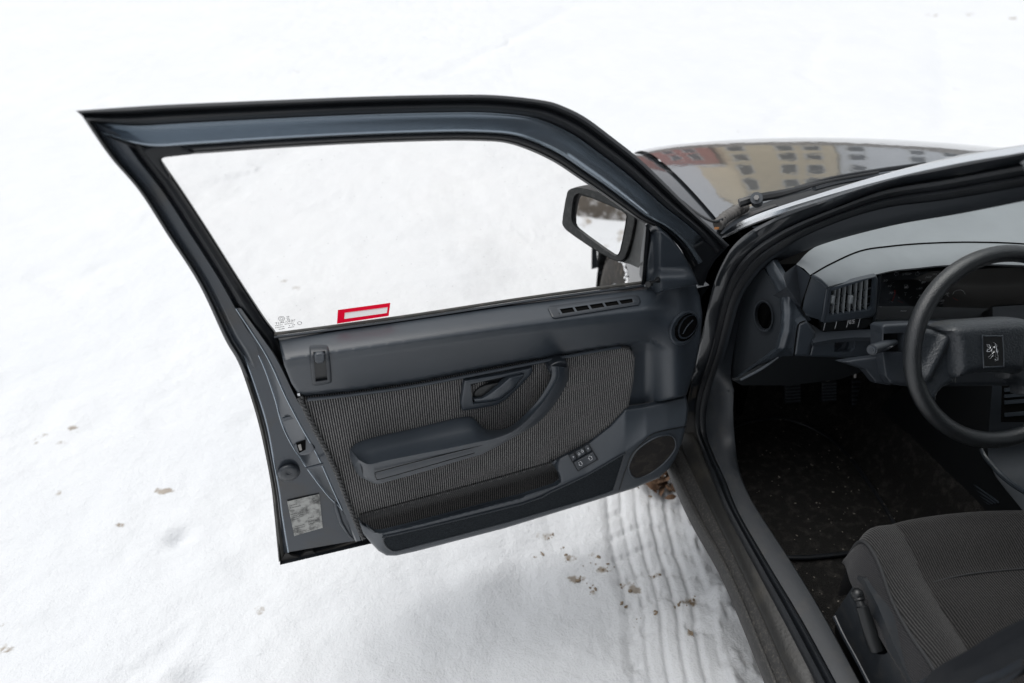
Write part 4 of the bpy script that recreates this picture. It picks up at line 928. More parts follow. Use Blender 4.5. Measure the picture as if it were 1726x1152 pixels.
# ------------------------------------------------------------------ door opening of the body: pillar, post, sill
ST = [((1780, 247), (1780, 268), (1780, 306), (1780, 324)), ((1618, 277), (1610, 300), (1600, 337), (1618, 357)), ((1500, 304), (1500, 319), (1500, 350), (1500, 378)), ((1400, 335), (1420, 348), (1425, 371), (1400, 404)),
      ((1320, 362), (1345, 378), (1358, 399), (1345, 424)), ((1262, 392), (1295, 404), (1312, 427), (1307, 440)), ((1232, 420), (1260, 432), (1283, 449), (1288, 453)), ((1212, 455), (1238, 462), (1258, 480), (1268, 475)),
      ((1200, 490), (1226, 492), (1243, 508), (1251, 503)), ((1191, 530), (1215, 530), (1232, 546), (1240, 541)), ((1182, 570), (1206, 575), (1222, 585), (1231, 588)), ((1173, 610), (1195, 614), (1211, 620), (1226, 632)),
      ((1163, 655), (1179, 656), (1198, 660), (1232, 660)), ((1155, 695), (1173, 695), (1190, 697), (1232, 697)), ((1148, 735), (1175, 730), (1191, 735), (1236, 738)), ((1152, 772), (1186, 768), (1203, 770), (1243, 780)),
      ((1172, 808), (1203, 812), (1222, 812), (1258, 822)), ((1197, 857), (1226, 866), (1244, 866), (1280, 862)), ((1255, 975), (1277, 962), (1295, 955), (1339, 952)), ((1300, 1075), (1325, 1052), (1352, 1050), (1392, 1040)), ((1345, 1175), (1388, 1175), (1420, 1175), (1465, 1175)), ((1400, 1300), (1450, 1300), (1490, 1300), (1540, 1300))]
OFF = (.018, .05, .066, .095); ZS = (.350, .378, .400, .412)
def stp(i, k):
    x, y = ST[i][k]; n = i + 1
    if n <= 14: return S(x, y, OFF[k])
    if n >= 16: return PZ(ZS[k]).hit(x, y)
    return S(x, y, OFF[k]) * .5 + PZ(ZS[k]).hit(x, y) * .5
RP, RQ, RT, RE = [[stp(i, k) for i in range(len(ST))] for k in range(4)]
def outd(i):
    a = sm((i - 12) / 4.0); return (V((-.90, -.25, .35)) * (1 - a) + V((-.25, 0, .97)) * a).normalized()
def btw(A, B, f, h): return [a + (b - a) * f + outd(i) * h for i, (a, b) in enumerate(zip(A, B))]
cut = 14
loft('windscreen_pillar', [r[:cut] for r in (btw(RP, RQ, -.05, -.012), RP, btw(RP, RQ, .3, .008), btw(RP, RQ, .7, .006), btw(RP, RQ, 1, -.004))], 'paint', car, 6, ang=50)
jp = loft('front_post', [r[11:17] for r in (btw(RP, RQ, -.6, -.02), btw(RP, RQ, 0, -.004), btw(RP, RQ, .5, -.010), btw(RP, RQ, 1.05, -.006))], 'jamb_dirty', car, 5, ang=40)
loft('door_seal', [btw(RQ, RT, f, h) for f, h in ((-.02, -.01), (0, .004), (.15, .012), (.35, .014), (.48, .007), (.52, .004), (.58, .008), (.75, .013), (.92, .008), (1.0, -.004))], 'rubber', car, 6, ang=50)
pt_ = loft('pillar_trim', [r[:13] for r in (btw(RT, RE, -.05, -.008), btw(RT, RE, .03, .004), btw(RT, RE, .5, .006), btw(RT, RE, .92, .003), btw(RT, RE, 1.0, -.012))], 'end_shaded', car, 6, ang=50)
sill_trim = loft('sill_trim', [r[11:] for r in (btw(RT, RE, -.04, -.010), btw(RT, RE, .04, .004), btw(RT, RE, .5, .007), btw(RT, RE, .9, .003), btw(RT, RE, 1.0, -.008), [p + V((.02, 0, -.17)) for p in RE])], 'trim_shade', car, 6, ang=50)
# sill panel, rocker lip
RK = [PZ(.326).hit(x, y) for x, y in ((1112, 745), (1126, 780), (1165, 865), (1224, 971), (1299, 1152), (1365, 1310))]
RB = [PZ(.350).hit(x, y) for x, y in ((1140, 735), (1153, 768), (1197, 857), (1255, 975), (1334, 1152), (1404, 1310))]
RD = [PZ(.374).hit(x, y) for x, y in ((1168, 730), (1188, 768), (1228, 866), (1281, 962), (1377, 1152), (1452, 1310))]
def L2(A, B, f, h): return [a + (b - a) * f + V((0, 0, h)) for a, b in zip(A, B)]
loft('sill', [L2(RB, RD, 0.02, -.006), L2(RB, RD, .08, .002), L2(RB, RD, .5, .004), L2(RB, RD, .95, .001), L2(RB, RD, 1.1, -.004)], 'sill_dirty', car, 6, ang=40)
loft('rocker', [[p + V((.05, 0, -.12)) for p in RK], [p + V((0, 0, -.03)) for p in RK], L2(RK, RB, .0, -.004), L2(RK, RB, .12, .004), L2(RK, RB, .3, .0), L2(RK, RB, .4, -.006), L2(RK, RB, .55, -.004), L2(RK, RB, .9, .000), L2(RK, RB, 1.04, -.004)], 'rocker_dusty', car, 6, ang=30)
# hinge hardware in the dirty post
# inner wall beside the post so that no daylight leaks in
loft('kick_panel', [[V((-.69, .42, .82)), V((-.69, .42, .2))], [V((-.668, .05, .88)), V((-.675, -.02, .2))]], 'plastic_black', car, 2)
loft('wing_inner', [[V((-.69, .44, .82)), V((-.69, .44, .2))], [V((-.75, .10, .85)), V((-.76, .06, .2))]], 'void_black', car, 2)
# windscreen trim strip (bright) and the black gutter under it
P0 = [(1780, 231), (1726, 244), (1618, 262), (1500, 291), (1383, 326), (1277, 362), (1220, 389)]
P1 = [(1780, 243), (1726, 257), (1618, 275), (1500, 301), (1383, 333), (1277, 367), (1218, 394)]
A0 = [S(x, y, .034) for x, y in P0]; A1 = [S(x, y, .026) for x, y in P1]
loft('windscreen_trim', [[p + V((.012, .006, -.004)) for p in A0], A0, [a * .5 + b * .5 + V((-.002, 0, .004)) for a, b in zip(A0, A1)], A1, [p + V((.004, -.004, -.008)) for p in A1]], 'chrome_trim', ws, 5)
loft('gutter', [[p + V((.004, -.003, -.006)) for p in A1], [S(x, y + 9, .028) for x, y in P1]], 'rubber', ws, 5)
# cowl corner: hose, wiper arm, bright bonnet hinge cover
def cz(x, y, z): return PZ(z).hit(x, y)
loft('cowl_cover', [[cz(1205, 384, .925), cz(1216, 362, .93), cz(1240, 345, .935), cz(1290, 330, .935), cz(1390, 312, .94), cz(1500, 293, .94)], [cz(1212, 388, .928), cz(1222, 374, .935), cz(1246, 358, .94), cz(1296, 342, .94), cz(1396, 322, .945), cz(1506, 300, .945)], [cz(1216, 393, .92), cz(1240, 384, .93), cz(1280, 366, .935), cz(1330, 350, .935), cz(1410, 326, .94), cz(1520, 303, .94)]], 'plastic_black', car, 5)
hose = [cz(1210, 380, .95), cz(1221, 368, .957), cz(1232, 361, .96), cz(1246, 354, .96), cz(1256, 349, .955)]
tube('washer_hose', hose, .013, 'hose_rubber', car, 10, 10, rf=lambda t, i: 1 + .16 * math.sin(i * 1.55))
loft('hose_guard', [[cz(1214, 394, .94), cz(1228, 379, .945), cz(1250, 365, .95), cz(1276, 354, .95), cz(1306, 344, .95)], [cz(1217, 395, .948), cz(1233, 383, .957), cz(1256, 369, .96), cz(1282, 357, .96), cz(1310, 347, .955)], [cz(1222, 396, .94), cz(1240, 387, .945), cz(1262, 374, .948), cz(1288, 362, .948), cz(1316, 350, .945)]], 'plastic_dark', car, 5)
wp = [cz(1246, 343, .985), cz(1262, 338, .992), cz(1278, 334, .995), cz(1310, 328, .995), cz(1345, 319, .99), cz(1400, 305, .985), cz(1480, 291, .985)]
wa = tube('wiper_arm', wp, .011, 'plastic_black', car, 5, 8, rf=lambda t, i: 1.0 if t < .45 else max(.35, 1 - (t - .45) * 1.6))
tube('wiper_pivot', [cz(1276, 341, .985), cz(1275, 334, 1.012)], .014, 'plastic', wa, 2, 12)
tube('pivot_nut', [cz(1275, 334, 1.012), cz(1275, 333, 1.02)], .006, 'steel', wa, 2, 6)
tube('wiper_blade', [cz(1330, 322, .978), cz(1400, 302, .976), cz(1480, 288, .976), cz(1560, 277, .976)], .006, 'rubber', wa, 4, 6)
tube('wiper_blade', [cz(1372, 318, .972), cz(1420, 306, .972), cz(1500, 293, .972)], .007, 'plastic', wa, 4, 6)
tube('bonnet_cable', [cz(1150, 340, .962), cz(1172, 358, .962), cz(1190, 369, .962), cz(1206, 374, .962), cz(1222, 368, .962)], .0035, 'rubber', car, 6, 8)
tube('hinge_pin', [cz(1208, 383, .95), cz(1208, 387, .945)], .006, 'copper', car, 2, 8)
# centre pillar behind the seat, closed rear door
BE = [V((-.665, -.865, .41)), V((-.668, -.885, .55)), S(1560, 1152, .045), S(1640, 1100, .045), S(1726, 1052, .045), V((-.655, -1.01, 1.08)), V((-.59, -1.06, 1.30))]
BF = [V((-.735, -.905, .39)), V((-.735, -.925, .55)), S(1635, 1152, .012), S(1685, 1126, .012), S(1726, 1103, .012), V((-.70, -1.035, 1.08)), V((-.62, -1.085, 1.31))]
def bb(f, h): return [a + (b - a) * f + V((-.2, .9, .3)) * h for a, b in zip(BE, BF)]
bp_ = loft('centre_pillar', [bb(-1.2, -.03), bb(-.4, -.01), bb(0, 0)], 'plastic_dark', car, 5, ang=60)
loft('centre_seal', [bb(-.02, -.004), bb(.1, .008), bb(.35, .012), bb(.55, .006), bb(.7, .010), bb(.9, .006), bb(1.0, -.004)], 'seal_matte', bp_, 5, ang=60)
rd_front = [V((p.x, p.y, p.z)) for p in BF]
rd = loft('rear_door', [[p + V((-.004, -.004, 0)) for p in BF[:5]], [p + V((-.018, -.020, 0)) for p in BF[:5]], [V((-.80 - .02 * math.sin((p.z - .3) * 4.5), p.y - .05, p.z)) for p in BF[:5]], [V((-.815 - .012 * math.sin((p.z - .3) * 4.5), -1.4, p.z)) for p in BF[:5]], [V((-.81, -1.80, p.z)) for p in BF[:5]]], 'jamb_paint', car, 5, ang=50)
loft('rear_door_frame', [[p for p in BF[4:]], [p + V((-.012, -.05, .0)) for p in BF[4:]], [p + V((-.005, -.09, .0)) for p in BF[4:]]], 'paint', rd, 5, ang=50)
tube('door_edge_gap', [p + V((-.012, -.018, .002)) for p in BF[1:6]], .004, 'rubber', rd, 5, 6)
v_, f_ = cdt([(-1.09, .94), (-1.15, 1.30), (-1.55, 1.32), (-1.78, .94)], .1, lambda y, z, d: V((-(.75 - .39 * (z - .936)), y, z)))
skin('rear_door_window', v_, f_, 'windscreen_glass', rd, 0, V((1, 0, 0)))
loft('rear_door_belt', [[V((-.80, -1.04, .925)), V((-.80, -1.8, .925))], [V((-.745, -1.06, .945)), V((-.745, -1.8, .945))]], 'rubber', rd, 2)

# ------------------------------------------------------------------ footwell
def carpet_h(x, y): return .0
bm = bmesh.new()
def carpet_pt(x, y):
    z = .188 + .006 * float(fbm(np.array(x * 9.), np.array(y * 9.), 3, 3)) + .34 * sm((y - .16) / .26) ** 1.2 + .10 * sm((-.60 - x) / .06) + .20 * sm((x + .20) / .08)
    return V((x, y, z))
xs_ = np.linspace(-.69, -.08, 40); ys_ = np.linspace(.42, -1.1, 60)
new_obj('floor_carpet', [carpet_pt(x, y) for y in ys_ for x in xs_], [(j * 40 + i, j * 40 + i + 1, (j + 1) * 40 + i + 1, (j + 1) * 40 + i) for j in range(59) for i in range(39)], 'carpet', car, True, 80)
xs2 = np.linspace(.08, .69, 12); ys2 = np.linspace(.42, -2.4, 30)
new_obj('floor_carpet', [V((x, y, .19)) for y in ys2 for x in xs2], [(j * 12 + i, j * 12 + i + 1, (j + 1) * 12 + i + 1, (j + 1) * 12 + i) for j in range(29) for i in range(11)], 'carpet', car, True, 80)
# loose carpet mat with a bound rear edge
mo_ = chaikin([(-.585, .20), (-.235, .20), (-.235, -.285), (-.30, -.305), (-.555, -.315), (-.60, -.29), (-.60, 0)], 2)
v_, f_ = cdt(mo_, .02, lambda x, y, d: carpet_pt(x, y) + V((0, 0, .016 + .004 * float(fbm(np.array(x * 6.), np.array(y * 6.), 2, 8)) - .006 * max(0, 1 - d / .015))))
mat_ = skin('floor_mat', v_, f_, 'carpet', None, .014, V((0, 0, -1)), 60)
tag(mat_, 'black carpet mat with crumbs in the driver footwell', 'floor mat')
tube('bound_edge', [carpet_pt(x, y) + V((0, 0, .012)) for x, y in mo_], .006, 'rubber', mat_, 2, 8, closed=True)
bm = bmesh.new()
for k in range(200):
    x = random.uniform(-.62, -.22); y = random.uniform(-.55, .22); r = random.choice((.0009, .0011, .0013, .0019)) * random.uniform(.6, 1.3)
    p = carpet_pt(x, y) + V((0, 0, .024 if y > -.31 else .007))
    bmesh.ops.create_icosphere(bm, subdivisions=1, radius=1, matrix=Matrix.Translation(p) @ Matrix.Rotation(random.random() * 6, 4, 'Z') @ Matrix.Diagonal((r * 1.7, r, r * .7, 1)))
cr_ = bm_obj('crumbs', bm, 'crumbs', None); tag(cr_, 'pale grit and crumbs scattered over the footwell floor', 'crumbs', kind='stuff')
# pedals
def pedal(px, py, y, w, h, name):
    c = PY(y).hit(px, py); R = Matrix.Rotation(math.radians(-28), 3, 'X')
    o = box(name, c, (w, .012, h), 'rubber', car, .004, R)
    for k in range(6):
        q = c + R @ V((0, -.007, (k - 2.5) * h / 6.6)); box('rib', q, (w * .86, .004, h / 14), 'plastic', o, .001, R, 1)
    tube('pedal_arm', [c + R @ V((0, .008, .0)), c + V((.005, .05, .10)), c + V((.005, .02, .26))], .007, 'steel', o, 4, 8)
pedal(1335, 662, .17, .052, .065, 'clutch_pedal'); pedal(1396, 660, .17, .05, .062, 'brake_pedal'); pedal(1442, 662, .19, .035, .09, 'throttle_pedal')

# ------------------------------------------------------------------ dashboard
A_ = PZ(.947).hit(1367, 466); B_ = PZ(.925).hit(1394, 484)
seam = [PZ(.947 + .004 * sm(i / 3)).hit(x, y) for i, (x, y) in enumerate(((1367, 466), (1400, 447), (1450, 425), (1500, 417), (1560, 412), (1640, 410), (1740, 414), (1900, 432)))]
back = [V((p.x - .03, .17 if i else .05, .955)) for i, p in enumerate(seam)]
back[0] = PZ(.95).hit(1342, 446); back[1] = PZ(.952).hit(1372, 418); back[2] = PZ(.955).hit(1440, 385)
for i in range(3, 8): back[i] = V((seam[i].x + .06, .16, .958))
dash = loft('dashboard', [back, [a * .5 + b * .5 + V((0, 0, .004)) for a, b in zip(back, seam)], [p + V((0, .004, .001)) for p in seam]], 'plastic_dash', car, 5, ang=60)
dash['label'] = 'grey dashboard with hooded instruments, vents and switches'
loft('dash_top', [[V((-.66, .10, .938)), V((-.45, .20, .95)), V((0, .26, .955)), V((.66, .10, .95))], [V((-.62, -.03, .945)), V((-.40, .09, .953)), V((0, .1, .957)), V((.66, -.1, .95))]], 'plastic_dark', dash, 5)
loft('passenger_dash', [[V((x, .16, .957)), V((x, -.02, .955)), V((x, -.10, .945)), V((x, -.15, .90)), V((x, -.14, .80)), V((x, -.05, .62))] for x in (.0, .2, .4, .66)], 'plastic_dash', dash, 4, ang=60)
lip = [PZ(.925 + .004 * sm(i / 3)).hit(x, y) for i, (x, y) in enumerate(((1394, 484), (1420, 477), (1450, 470), (1502, 457), (1546, 452), (1600, 447), (1690, 446), (1880, 455)))]
loft('instrument_hood', [[p + V((0, -.001, -.003)) for p in seam], seam, [a * .5 + b * .5 + V((0, 0, .006)) for a, b in zip(seam, lip)], [a * .12 + b * .88 + V((0, 0, .003)) for a, b in zip(seam, lip)], lip, [p + V((0, .004, -.006)) for p in lip], [p + V((0, .06, -.012)) for p in lip]], 'plastic_dash', dash, 5, ang=50)
tube('hood_seam', [p + V((0, .002, .0015)) for p in seam], .0014, 'void_black', dash, 6, 6)
C_ = PY(B_.y + .008).hit(1386, 541); E_ = PX(A_.x + .004).hit(1358, 532); F_ = PX(A_.x).hit(1351, 517)
G_ = PX(A_.x - .045).hit(1326, 484); H_ = PX(A_.x - .05).hit(1321, 462); I_ = back[0]
AF_ = A_ * .5 + F_ * .5
loft('hood_side', [[A_, AF_, F_ * .7 + E_ * .3, E_], [A_ * .1 + B_ * .9 + V((-.001, -.001, 0)), (A_ * .5 + F_ * .5) * .1 + (B_ * .6 + C_ * .4) * .9 + V((-.002, -.002, 0)), E_ * .1 + (B_ * .25 + C_ * .75) * .9 + V((-.002, -.002, 0)), E_ * .1 + C_ * .9], [B_, B_ * .6 + C_ * .4, B_ * .25 + C_ * .75, C_]], 'plastic', dash, 4, ang=60)
new_obj('hood_end', [H_, I_, A_, F_, G_], [(0, 1, 2, 3, 4)], 'plastic_dark', dash, False)
new_obj('hood_under', [G_, F_, E_, V((E_.x, E_.y + .05, E_.z)), V((G_.x, G_.y + .05, G_.z - .05))], [(0, 1, 2, 3, 4)], 'plastic_dark', dash, False)
tube('hood_corner', [A_ + V((.002, .0, .001)), A_ * .5 + B_ * .5 + V((0, 0, .004)), B_ + V((0, .002, 0))], .004, 'plastic', dash, 4, 8)
tube('hood_corner', [B_ + V((.003, .004, -.004)), B_ * .5 + C_ * .5 + V((.002, .002, 0)), C_], .005, 'plastic', dash, 4, 8)
tube('hood_seam', [A_ + V((-.0005, -.0005, 0)), A_ * .5 + F_ * .5 + V((-.002, -.002, 0)), F_ + V((-.001, -.001, 0)), E_ + V((-.001, -.001, 0))], .0013, 'void_black', dash, 4, 6)
# side vent
VY = PY(B_.y + .006)
panel('vent_frame', [(1394, 486), (1420, 479), (1450, 471), (1477, 465), (1480, 472), (1476, 526), (1470, 535), (1440, 539), (1388, 545), (1386, 541)], VY, 0, 'plastic', dash, 3, back=.01, r=3, rh=.003, holes=[[(1401, 491), (1474, 468), (1470, 519), (1464, 524), (1397, 533)]])
panel('vent_cavity', [(1398, 488), (1477, 464), (1473, 522), (1465, 527), (1394, 536)], VY, -.018, 'void_black', dash, 8, back=.002)
tops = [(1409, 487), (1416.5, 485), (1426, 482), (1435.5, 479), (1445, 476), (1454, 473), (1463, 470)]; bots = [(1404, 531), (1412.5, 530), (1422, 529), (1432, 527.5), (1441, 526), (1450, 525), (1460, 523.5)]
for a, b in zip(tops, bots):
    panel('vent_slat', [(a[0] - .6, a[1]), (a[0] + .6, a[1]), (b[0] + .6, b[1]), (b[0] - .6, b[1])], VY, -.004, 'plastic_dash', dash, 6, back=.014)
for y0 in (.32, .58, .82):
    panel('vent_slat', [(1401 - y0 * 3, 491 + 42 * y0), (1474 - 3 * y0, 468 + 53 * y0), (1474 - 3 * y0, 469.2 + 53 * y0), (1401 - y0 * 3, 492.2 + 42 * y0)], VY, -.012, 'plastic_dark', dash, 8, back=.004)
for q in ([(1403, 501), (1408, 500), (1406, 511), (1401, 512)], [(1433, 501), (1438.5, 500), (1437, 512), (1431.5, 513)]):
    panel('vent_tab', q, VY, .003, 'plastic_dash', dash, 3, back=.008, r=1.5, rh=.001)
# instruments
CY = PY(-.105)
panel('instrument_panel', [(1478, 462), (1740, 448), (1880, 452), (1880, 556), (1740, 550), (1466, 550)], CY, 0, 'plastic_black', dash, 20, back=.004)
new_obj('instrument_lens', [PY(-.118).hit(x, y) for x, y in ((1482, 462), (1740, 450), (1740, 542), (1474, 545))], [(0, 1, 2, 3)], 'lens_glass', dash, False)
loft('cluster_surround', [[PY(-.15).hit(1481, 462), PY(-.15).hit(1478, 500), PY(-.15).hit(1470, 545)], [PY(-.15).hit(1485, 462), PY(-.15).hit(1482, 500), PY(-.15).hit(1474, 545)], [PY(-.105).hit(1487, 466), PY(-.105).hit(1483, 500), PY(-.105).hit(1476, 544)]], 'plastic_dark', dash, 4)
loft('cluster_shelf', [[PY(-.155).hit(1468, 546), PY(-.155).hit(1560, 545), PY(-.155).hit(1760, 550)], [PY(-.105).hit(1476, 538), PY(-.105).hit(1560, 537), PY(-.105).hit(1760, 540)]], 'plastic_dark', dash, 4)
CI = PY(-.107)
def ct(body, px, py, size, mat='grey_print'): text('dial_numeral', body, size, CI.hit(px, py), V((1, 0, 0)), V((0, 0, 1)), mat, dash, 'CENTER', 1.25)
for b, x, y in (('50', 1492, 475), ('60', 1499, 484), ('70', 1501, 496), ('80', 1497, 510), ('100', 1564, 469), ('80', 1556, 478), ('60', 1551, 488), ('40', 1551, 500), ('200', 1594, 497), ('220', 1586, 509)): ct(b, x, y, .0078)
ct('STOP', 1528, 464, .0072); ct('120', 1575, 464, .006)
def cl(pts, w=.0009, mat='grey_print', c=False): poly_strip('dial_mark', [CI.hit(x, y) for x, y in pts], w, mat, dash, V((0, -1, 0)), c)
for sgn, x0 in ((-1, 1511), (1, 1546)):
    cl([(x0 - 3 * sgn, 460), (x0 + 3 * sgn * .2, 460), (x0 + .2 * 3 * sgn, 458), (x0 + 4 * sgn, 462), (x0 + .2 * 3 * sgn, 466), (x0 + .2 * 3 * sgn, 464), (x0 - 3 * sgn, 464)], .0007, 'grey_print', True)
cl([(1508, 489), (1508.5, 495), (1506, 503), (1504, 508)], .0030, 'red_print'); cl([(1513, 507), (1522, 511)], .0012, 'red_print'); cl([(1606, 502), (1615, 507)], .001, 'red_print')
for p in ([(1503, 477.5), (1507, 476)], [(1506, 484.5), (1508, 484)], [(1506, 493), (1509, 493)], [(1502, 508), (1505, 510)], [(1514, 501), (1516, 503)], [(1533, 503), (1537, 500)], [(1524, 493.5), (1528, 493.5)], [(1526, 495), (1526, 499)], [(1549, 472), (1552, 474)], [(1544, 487), (1547, 488)], [(1545, 502), (1548, 501)], [(1600, 484), (1603, 483)], [(1596, 498), (1599, 500)], [(1584, 513), (1590, 511)]): cl(p)
cl([(1525, 480), (1525, 487), (1529, 487), (1529, 480)], .0008, 'white_print', True); cl([(1529.5, 482), (1531, 483), (1531, 486)], .0006, 'white_print'); cl([(1525, 484.5), (1529, 484.5)], .0030, 'white_print')
cl([(1606, 497), (1608, 492), (1613, 489.5), (1619, 489), (1624, 491), (1627, 496)], .0008)
ct('80', 1497, 510, .0078); cl([(1518, 524.5), (1528, 524.5)], .0018); cl([(1478, 517.5), (1486, 517.5)], .0012)
# switch row under the vent
SP = PY(B_.y + .012)
panel('switch_row', [(1386, 545), (1470, 537), (1462, 552), (1446, 556), (1386, 562)], SP, 0, 'plastic_black', dash, 5, back=.02)
for a in ((1391, 543.5, 1388, 557), (1410.5, 541.5, 1407, 555), (1430, 540, 1427, 552), (1450, 536, 1446, 552)):
    poly_strip('switch_gap', [SP.hit(a[0], a[1], .001), SP.hit(a[2], a[3], .001)], .0013, 'grey_print', dash, V((0, -1, 0)))
FI = lambda x, y: SP.hit(x, y, .001)
poly_strip('fog_symbol', [FI(1434 + 2.6 * math.cos(a), 543 - 3.4 * math.sin(a)) for a in [math.pi / 2 + math.pi * k / 8 for k in range(9)]], .0010, 'white_print', dash, V((0, -1, 0)), True)
for dy in (-2.6, 0, 2.6): poly_strip('fog_symbol', [FI(1435.5, 542.8 + dy), FI(1441, 542.0 + dy)], .0009, 'white_print', dash, V((0, -1, 0)))
poly_strip('fog_symbol', [FI(1438.5, 538), FI(1437.5, 540.5), FI(1439.2, 543), FI(1437.6, 546)], .0009, 'white_print', dash, V((0, -1, 0)))
# left end: demister strip, end cap with duct, lower blocks
EX = -.652
Lr = [(1288, 454), (1302, 478), (1314, 504), (1316, 530), (1314, 560), (1306, 588), (1270, 615), (1232, 640)]
Mr = [(1295, 447), (1309, 470), (1320, 496), (1325, 525), (1325, 560), (1315, 591), (1276, 619), (1240, 641)]
Rr = [(1304, 438), (1320, 465), (1330, 488), (1345, 520), (1350, 560), (1335, 600), (1282, 624), (1246, 642)]
xl_ = lerp([p[1] for p in Lr], [p[0] for p in Lr])
def strip_h(x, y):
    d = x - xl_(y); return .006 * sm(d / 5) + .003 - .0013 * max(0, d - 6) * sm((y - 470) / 50) + .003 * math.exp(-((d - 16) / 5) ** 2)
panel('end_strip', [(1289, 450), (1303, 438), (1320, 466), (1328, 486), (1348, 524), (1360, 540), (1345, 548), (1338, 600), (1312, 601), (1280, 624), (1246, 642), (1232, 641), (1270, 614), (1306, 587), (1314, 560), (1316, 530), (1314, 505), (1302, 478)], PX(EX), strip_h, 'plastic', dash, 2.5, back=.01, r=2, rh=.002, ang=60)
panel('end_cap', [(1288, 453), (1302, 477), (1315, 504), (1317, 530), (1315, 560), (1307, 589), (1270, 616), (1232, 641), (1225, 636), (1222, 622), (1232, 580), (1244, 530), (1264, 476)], PX(EX - .002), 0, 'end_shaded', dash, 4, back=.006, holes=[ell(1287, 533, 25, 15, .1, 1, 1, 28)])
def exr(specs): return [[PX(EX).hit(x, y, h) for x, y in ell(*s)] for s, h in specs]
loft('duct_ring', exr([((1287, 533, 27, 16.5, .1, 1, 1), .002), ((1287, 533, 26.5, 16, .1, 1, 1), .007), ((1287, 533, 24.5, 14.5, .1, 1, 1), .007), ((1288, 533, 23.5, 13.5, .1, 1, 1), .0), ((1291, 533, 21, 9, .1, 1, 1), -.03)]), 'plastic_dark', dash, 1, closed=True)
loft('duct_core', exr([((1292, 533, 20, 7.5, .12, 1, 1), -.024), ((1292, 533, 20, 7.5, .12, 1, .02), -.024)]), 'void_black', dash, 1, closed=True)
DB = PY(-.205)
panel('lower_block', [(1345, 547), (1359, 540), (1375, 562), (1370, 578), (1364, 601), (1338, 600)], DB, lambda x, y: .004, 'plastic', dash, 3, back=.04, r=5, rh=.008)
tube('block_seam', [DB.hit(1358, 541, .003), DB.hit(1346, 547, .002), DB.hit(1342, 566, .002), DB.hit(1338, 600, .0)], .0014, 'void_black', dash, 4, 6)
zs = DB.hit(1372, 570).z
panel('dash_ledge', [(1357, 540), (1388, 560), (1446, 556), (1476, 558), (1479, 569), (1440, 569), (1406, 572), (1371, 578)], PZ(zs), 0, 'plastic_dark', dash, 5, back=.01)
panel('ledge_front', [(1370, 576), (1406, 571), (1444, 568), (1478, 568), (1480, 580), (1470, 600), (1440, 604), (1364, 601)], DB, .003, 'plastic', dash, 4, back=.03, r=4, rh=.006, holes=[[(1407, 575), (1436, 570), (1442, 573), (1441, 587), (1434, 594), (1406, 594)]])
panel('cubby', [(1404, 572), (1444, 567), (1446, 590), (1436, 597), (1403, 597)], DB, -.03, 'void_black', dash, 8, back=.002)
panel('cubby_knob', [(1424, 574), (1428, 579), (1424, 588), (1412, 593), (1409, 592), (1420, 584)], DB, -.006, 'plastic_dark', dash, 3, back=.02)
panel('cubby_lip', [(1432, 571), (1442, 570), (1442, 587), (1434, 594), (1426, 594), (1432, 580)], DB, -.004, 'plastic', dash, 3, back=.02)
panel('knee_panel', [(1236, 642), (1246, 641), (1280, 622), (1312, 600), (1364, 601), (1440, 604), (1474, 604), (1462, 624), (1415, 640), (1330, 650), (1250, 650)], PY(-.15), lambda x, y: -.0009 * (y - 600), 'knee_shaded', dash, 6, back=.01)
tube('knee_rib', [PY(-.15).hit(x, y, .0) for x, y in ((1248, 641), (1282, 623), (1312, 602))], .003, 'plastic', dash, 4, 6)
box('dash_core', (-.05, .02, .80), (1.18, .16, .22), 'void_black', dash, .01)
box('dash_core', (.0, .20, .84), (1.30, .20, .16), 'void_black', dash, .01)

# ------------------------------------------------------------------ steering wheel
WC = V((-.349, -.411, .901)); WN = V((0, -.893, .450)).normalized(); WR = V((1, 0, 0)); WU = WN.cross(WR).normalized()
if WU.z < 0: WU = -WU
WPL = Plane(WC, WN)
rr_ = .0158; R_ = .1925 - rr_
ringpts = [WC + WR * (R_ * math.cos(t)) + WU * (R_ * math.sin(t)) for t in [2 * math.pi * k / 72 for k in range(72)]]
sw = tube('steering_wheel', ringpts, rr_, 'leather_grain', car, 1, 16, closed=True)
sw['label'] = 'black two-spoke steering wheel with a lion badge on its hub'
def st(px, py, h): p = WPL.hit(px, py, h) - WC; return (p.dot(WR), p.dot(WU))
def wfn(hf): return lambda s, t, d: WC + WR * s + WU * t + WN * hf(s, t, d)
hub_l = [st(x, y, .03) for x, y in ((1604, 566), (1592, 557), (1606, 547), (1633, 543), (1655, 542))]
hub_b = [st(x, y, .03) for x, y in ((1661, 632), (1633, 636), (1610, 644), (1607, 609))]
half = hub_l; top = [p for p in hub_l]; bot = [p for p in hub_b]
cx_ = st(1674, 592, .035)[0]
outl = top + [(2 * cx_ - p[0], p[1]) for p in reversed(top)] + [(2 * cx_ - p[0], p[1]) for p in reversed(bot)] + bot
v_, f_ = cdt(chaikin(outl, 1), .006, wfn(lambda s, t, d: .010 + .030 * math.sqrt(max(0, 1 - (1 - min(d / .022, 1)) ** 2))))
skin('hub_pad', v_, f_, 'hub_grain', sw, .03, -WN, 50)
def mir(pts): return [(2 * cx_ - s, t) for s, t in pts]
sp = [st(x, y, .005) for x, y in ((1545, 552), (1562, 554), (1598, 561), (1608, 568), (1612, 645), (1590, 653), (1579, 665), (1577, 682), (1560, 670), (1545, 640), (1538, 600))]
ridge_a = st(1600, 565, .02); ridge_b = st(1566, 633, .02)
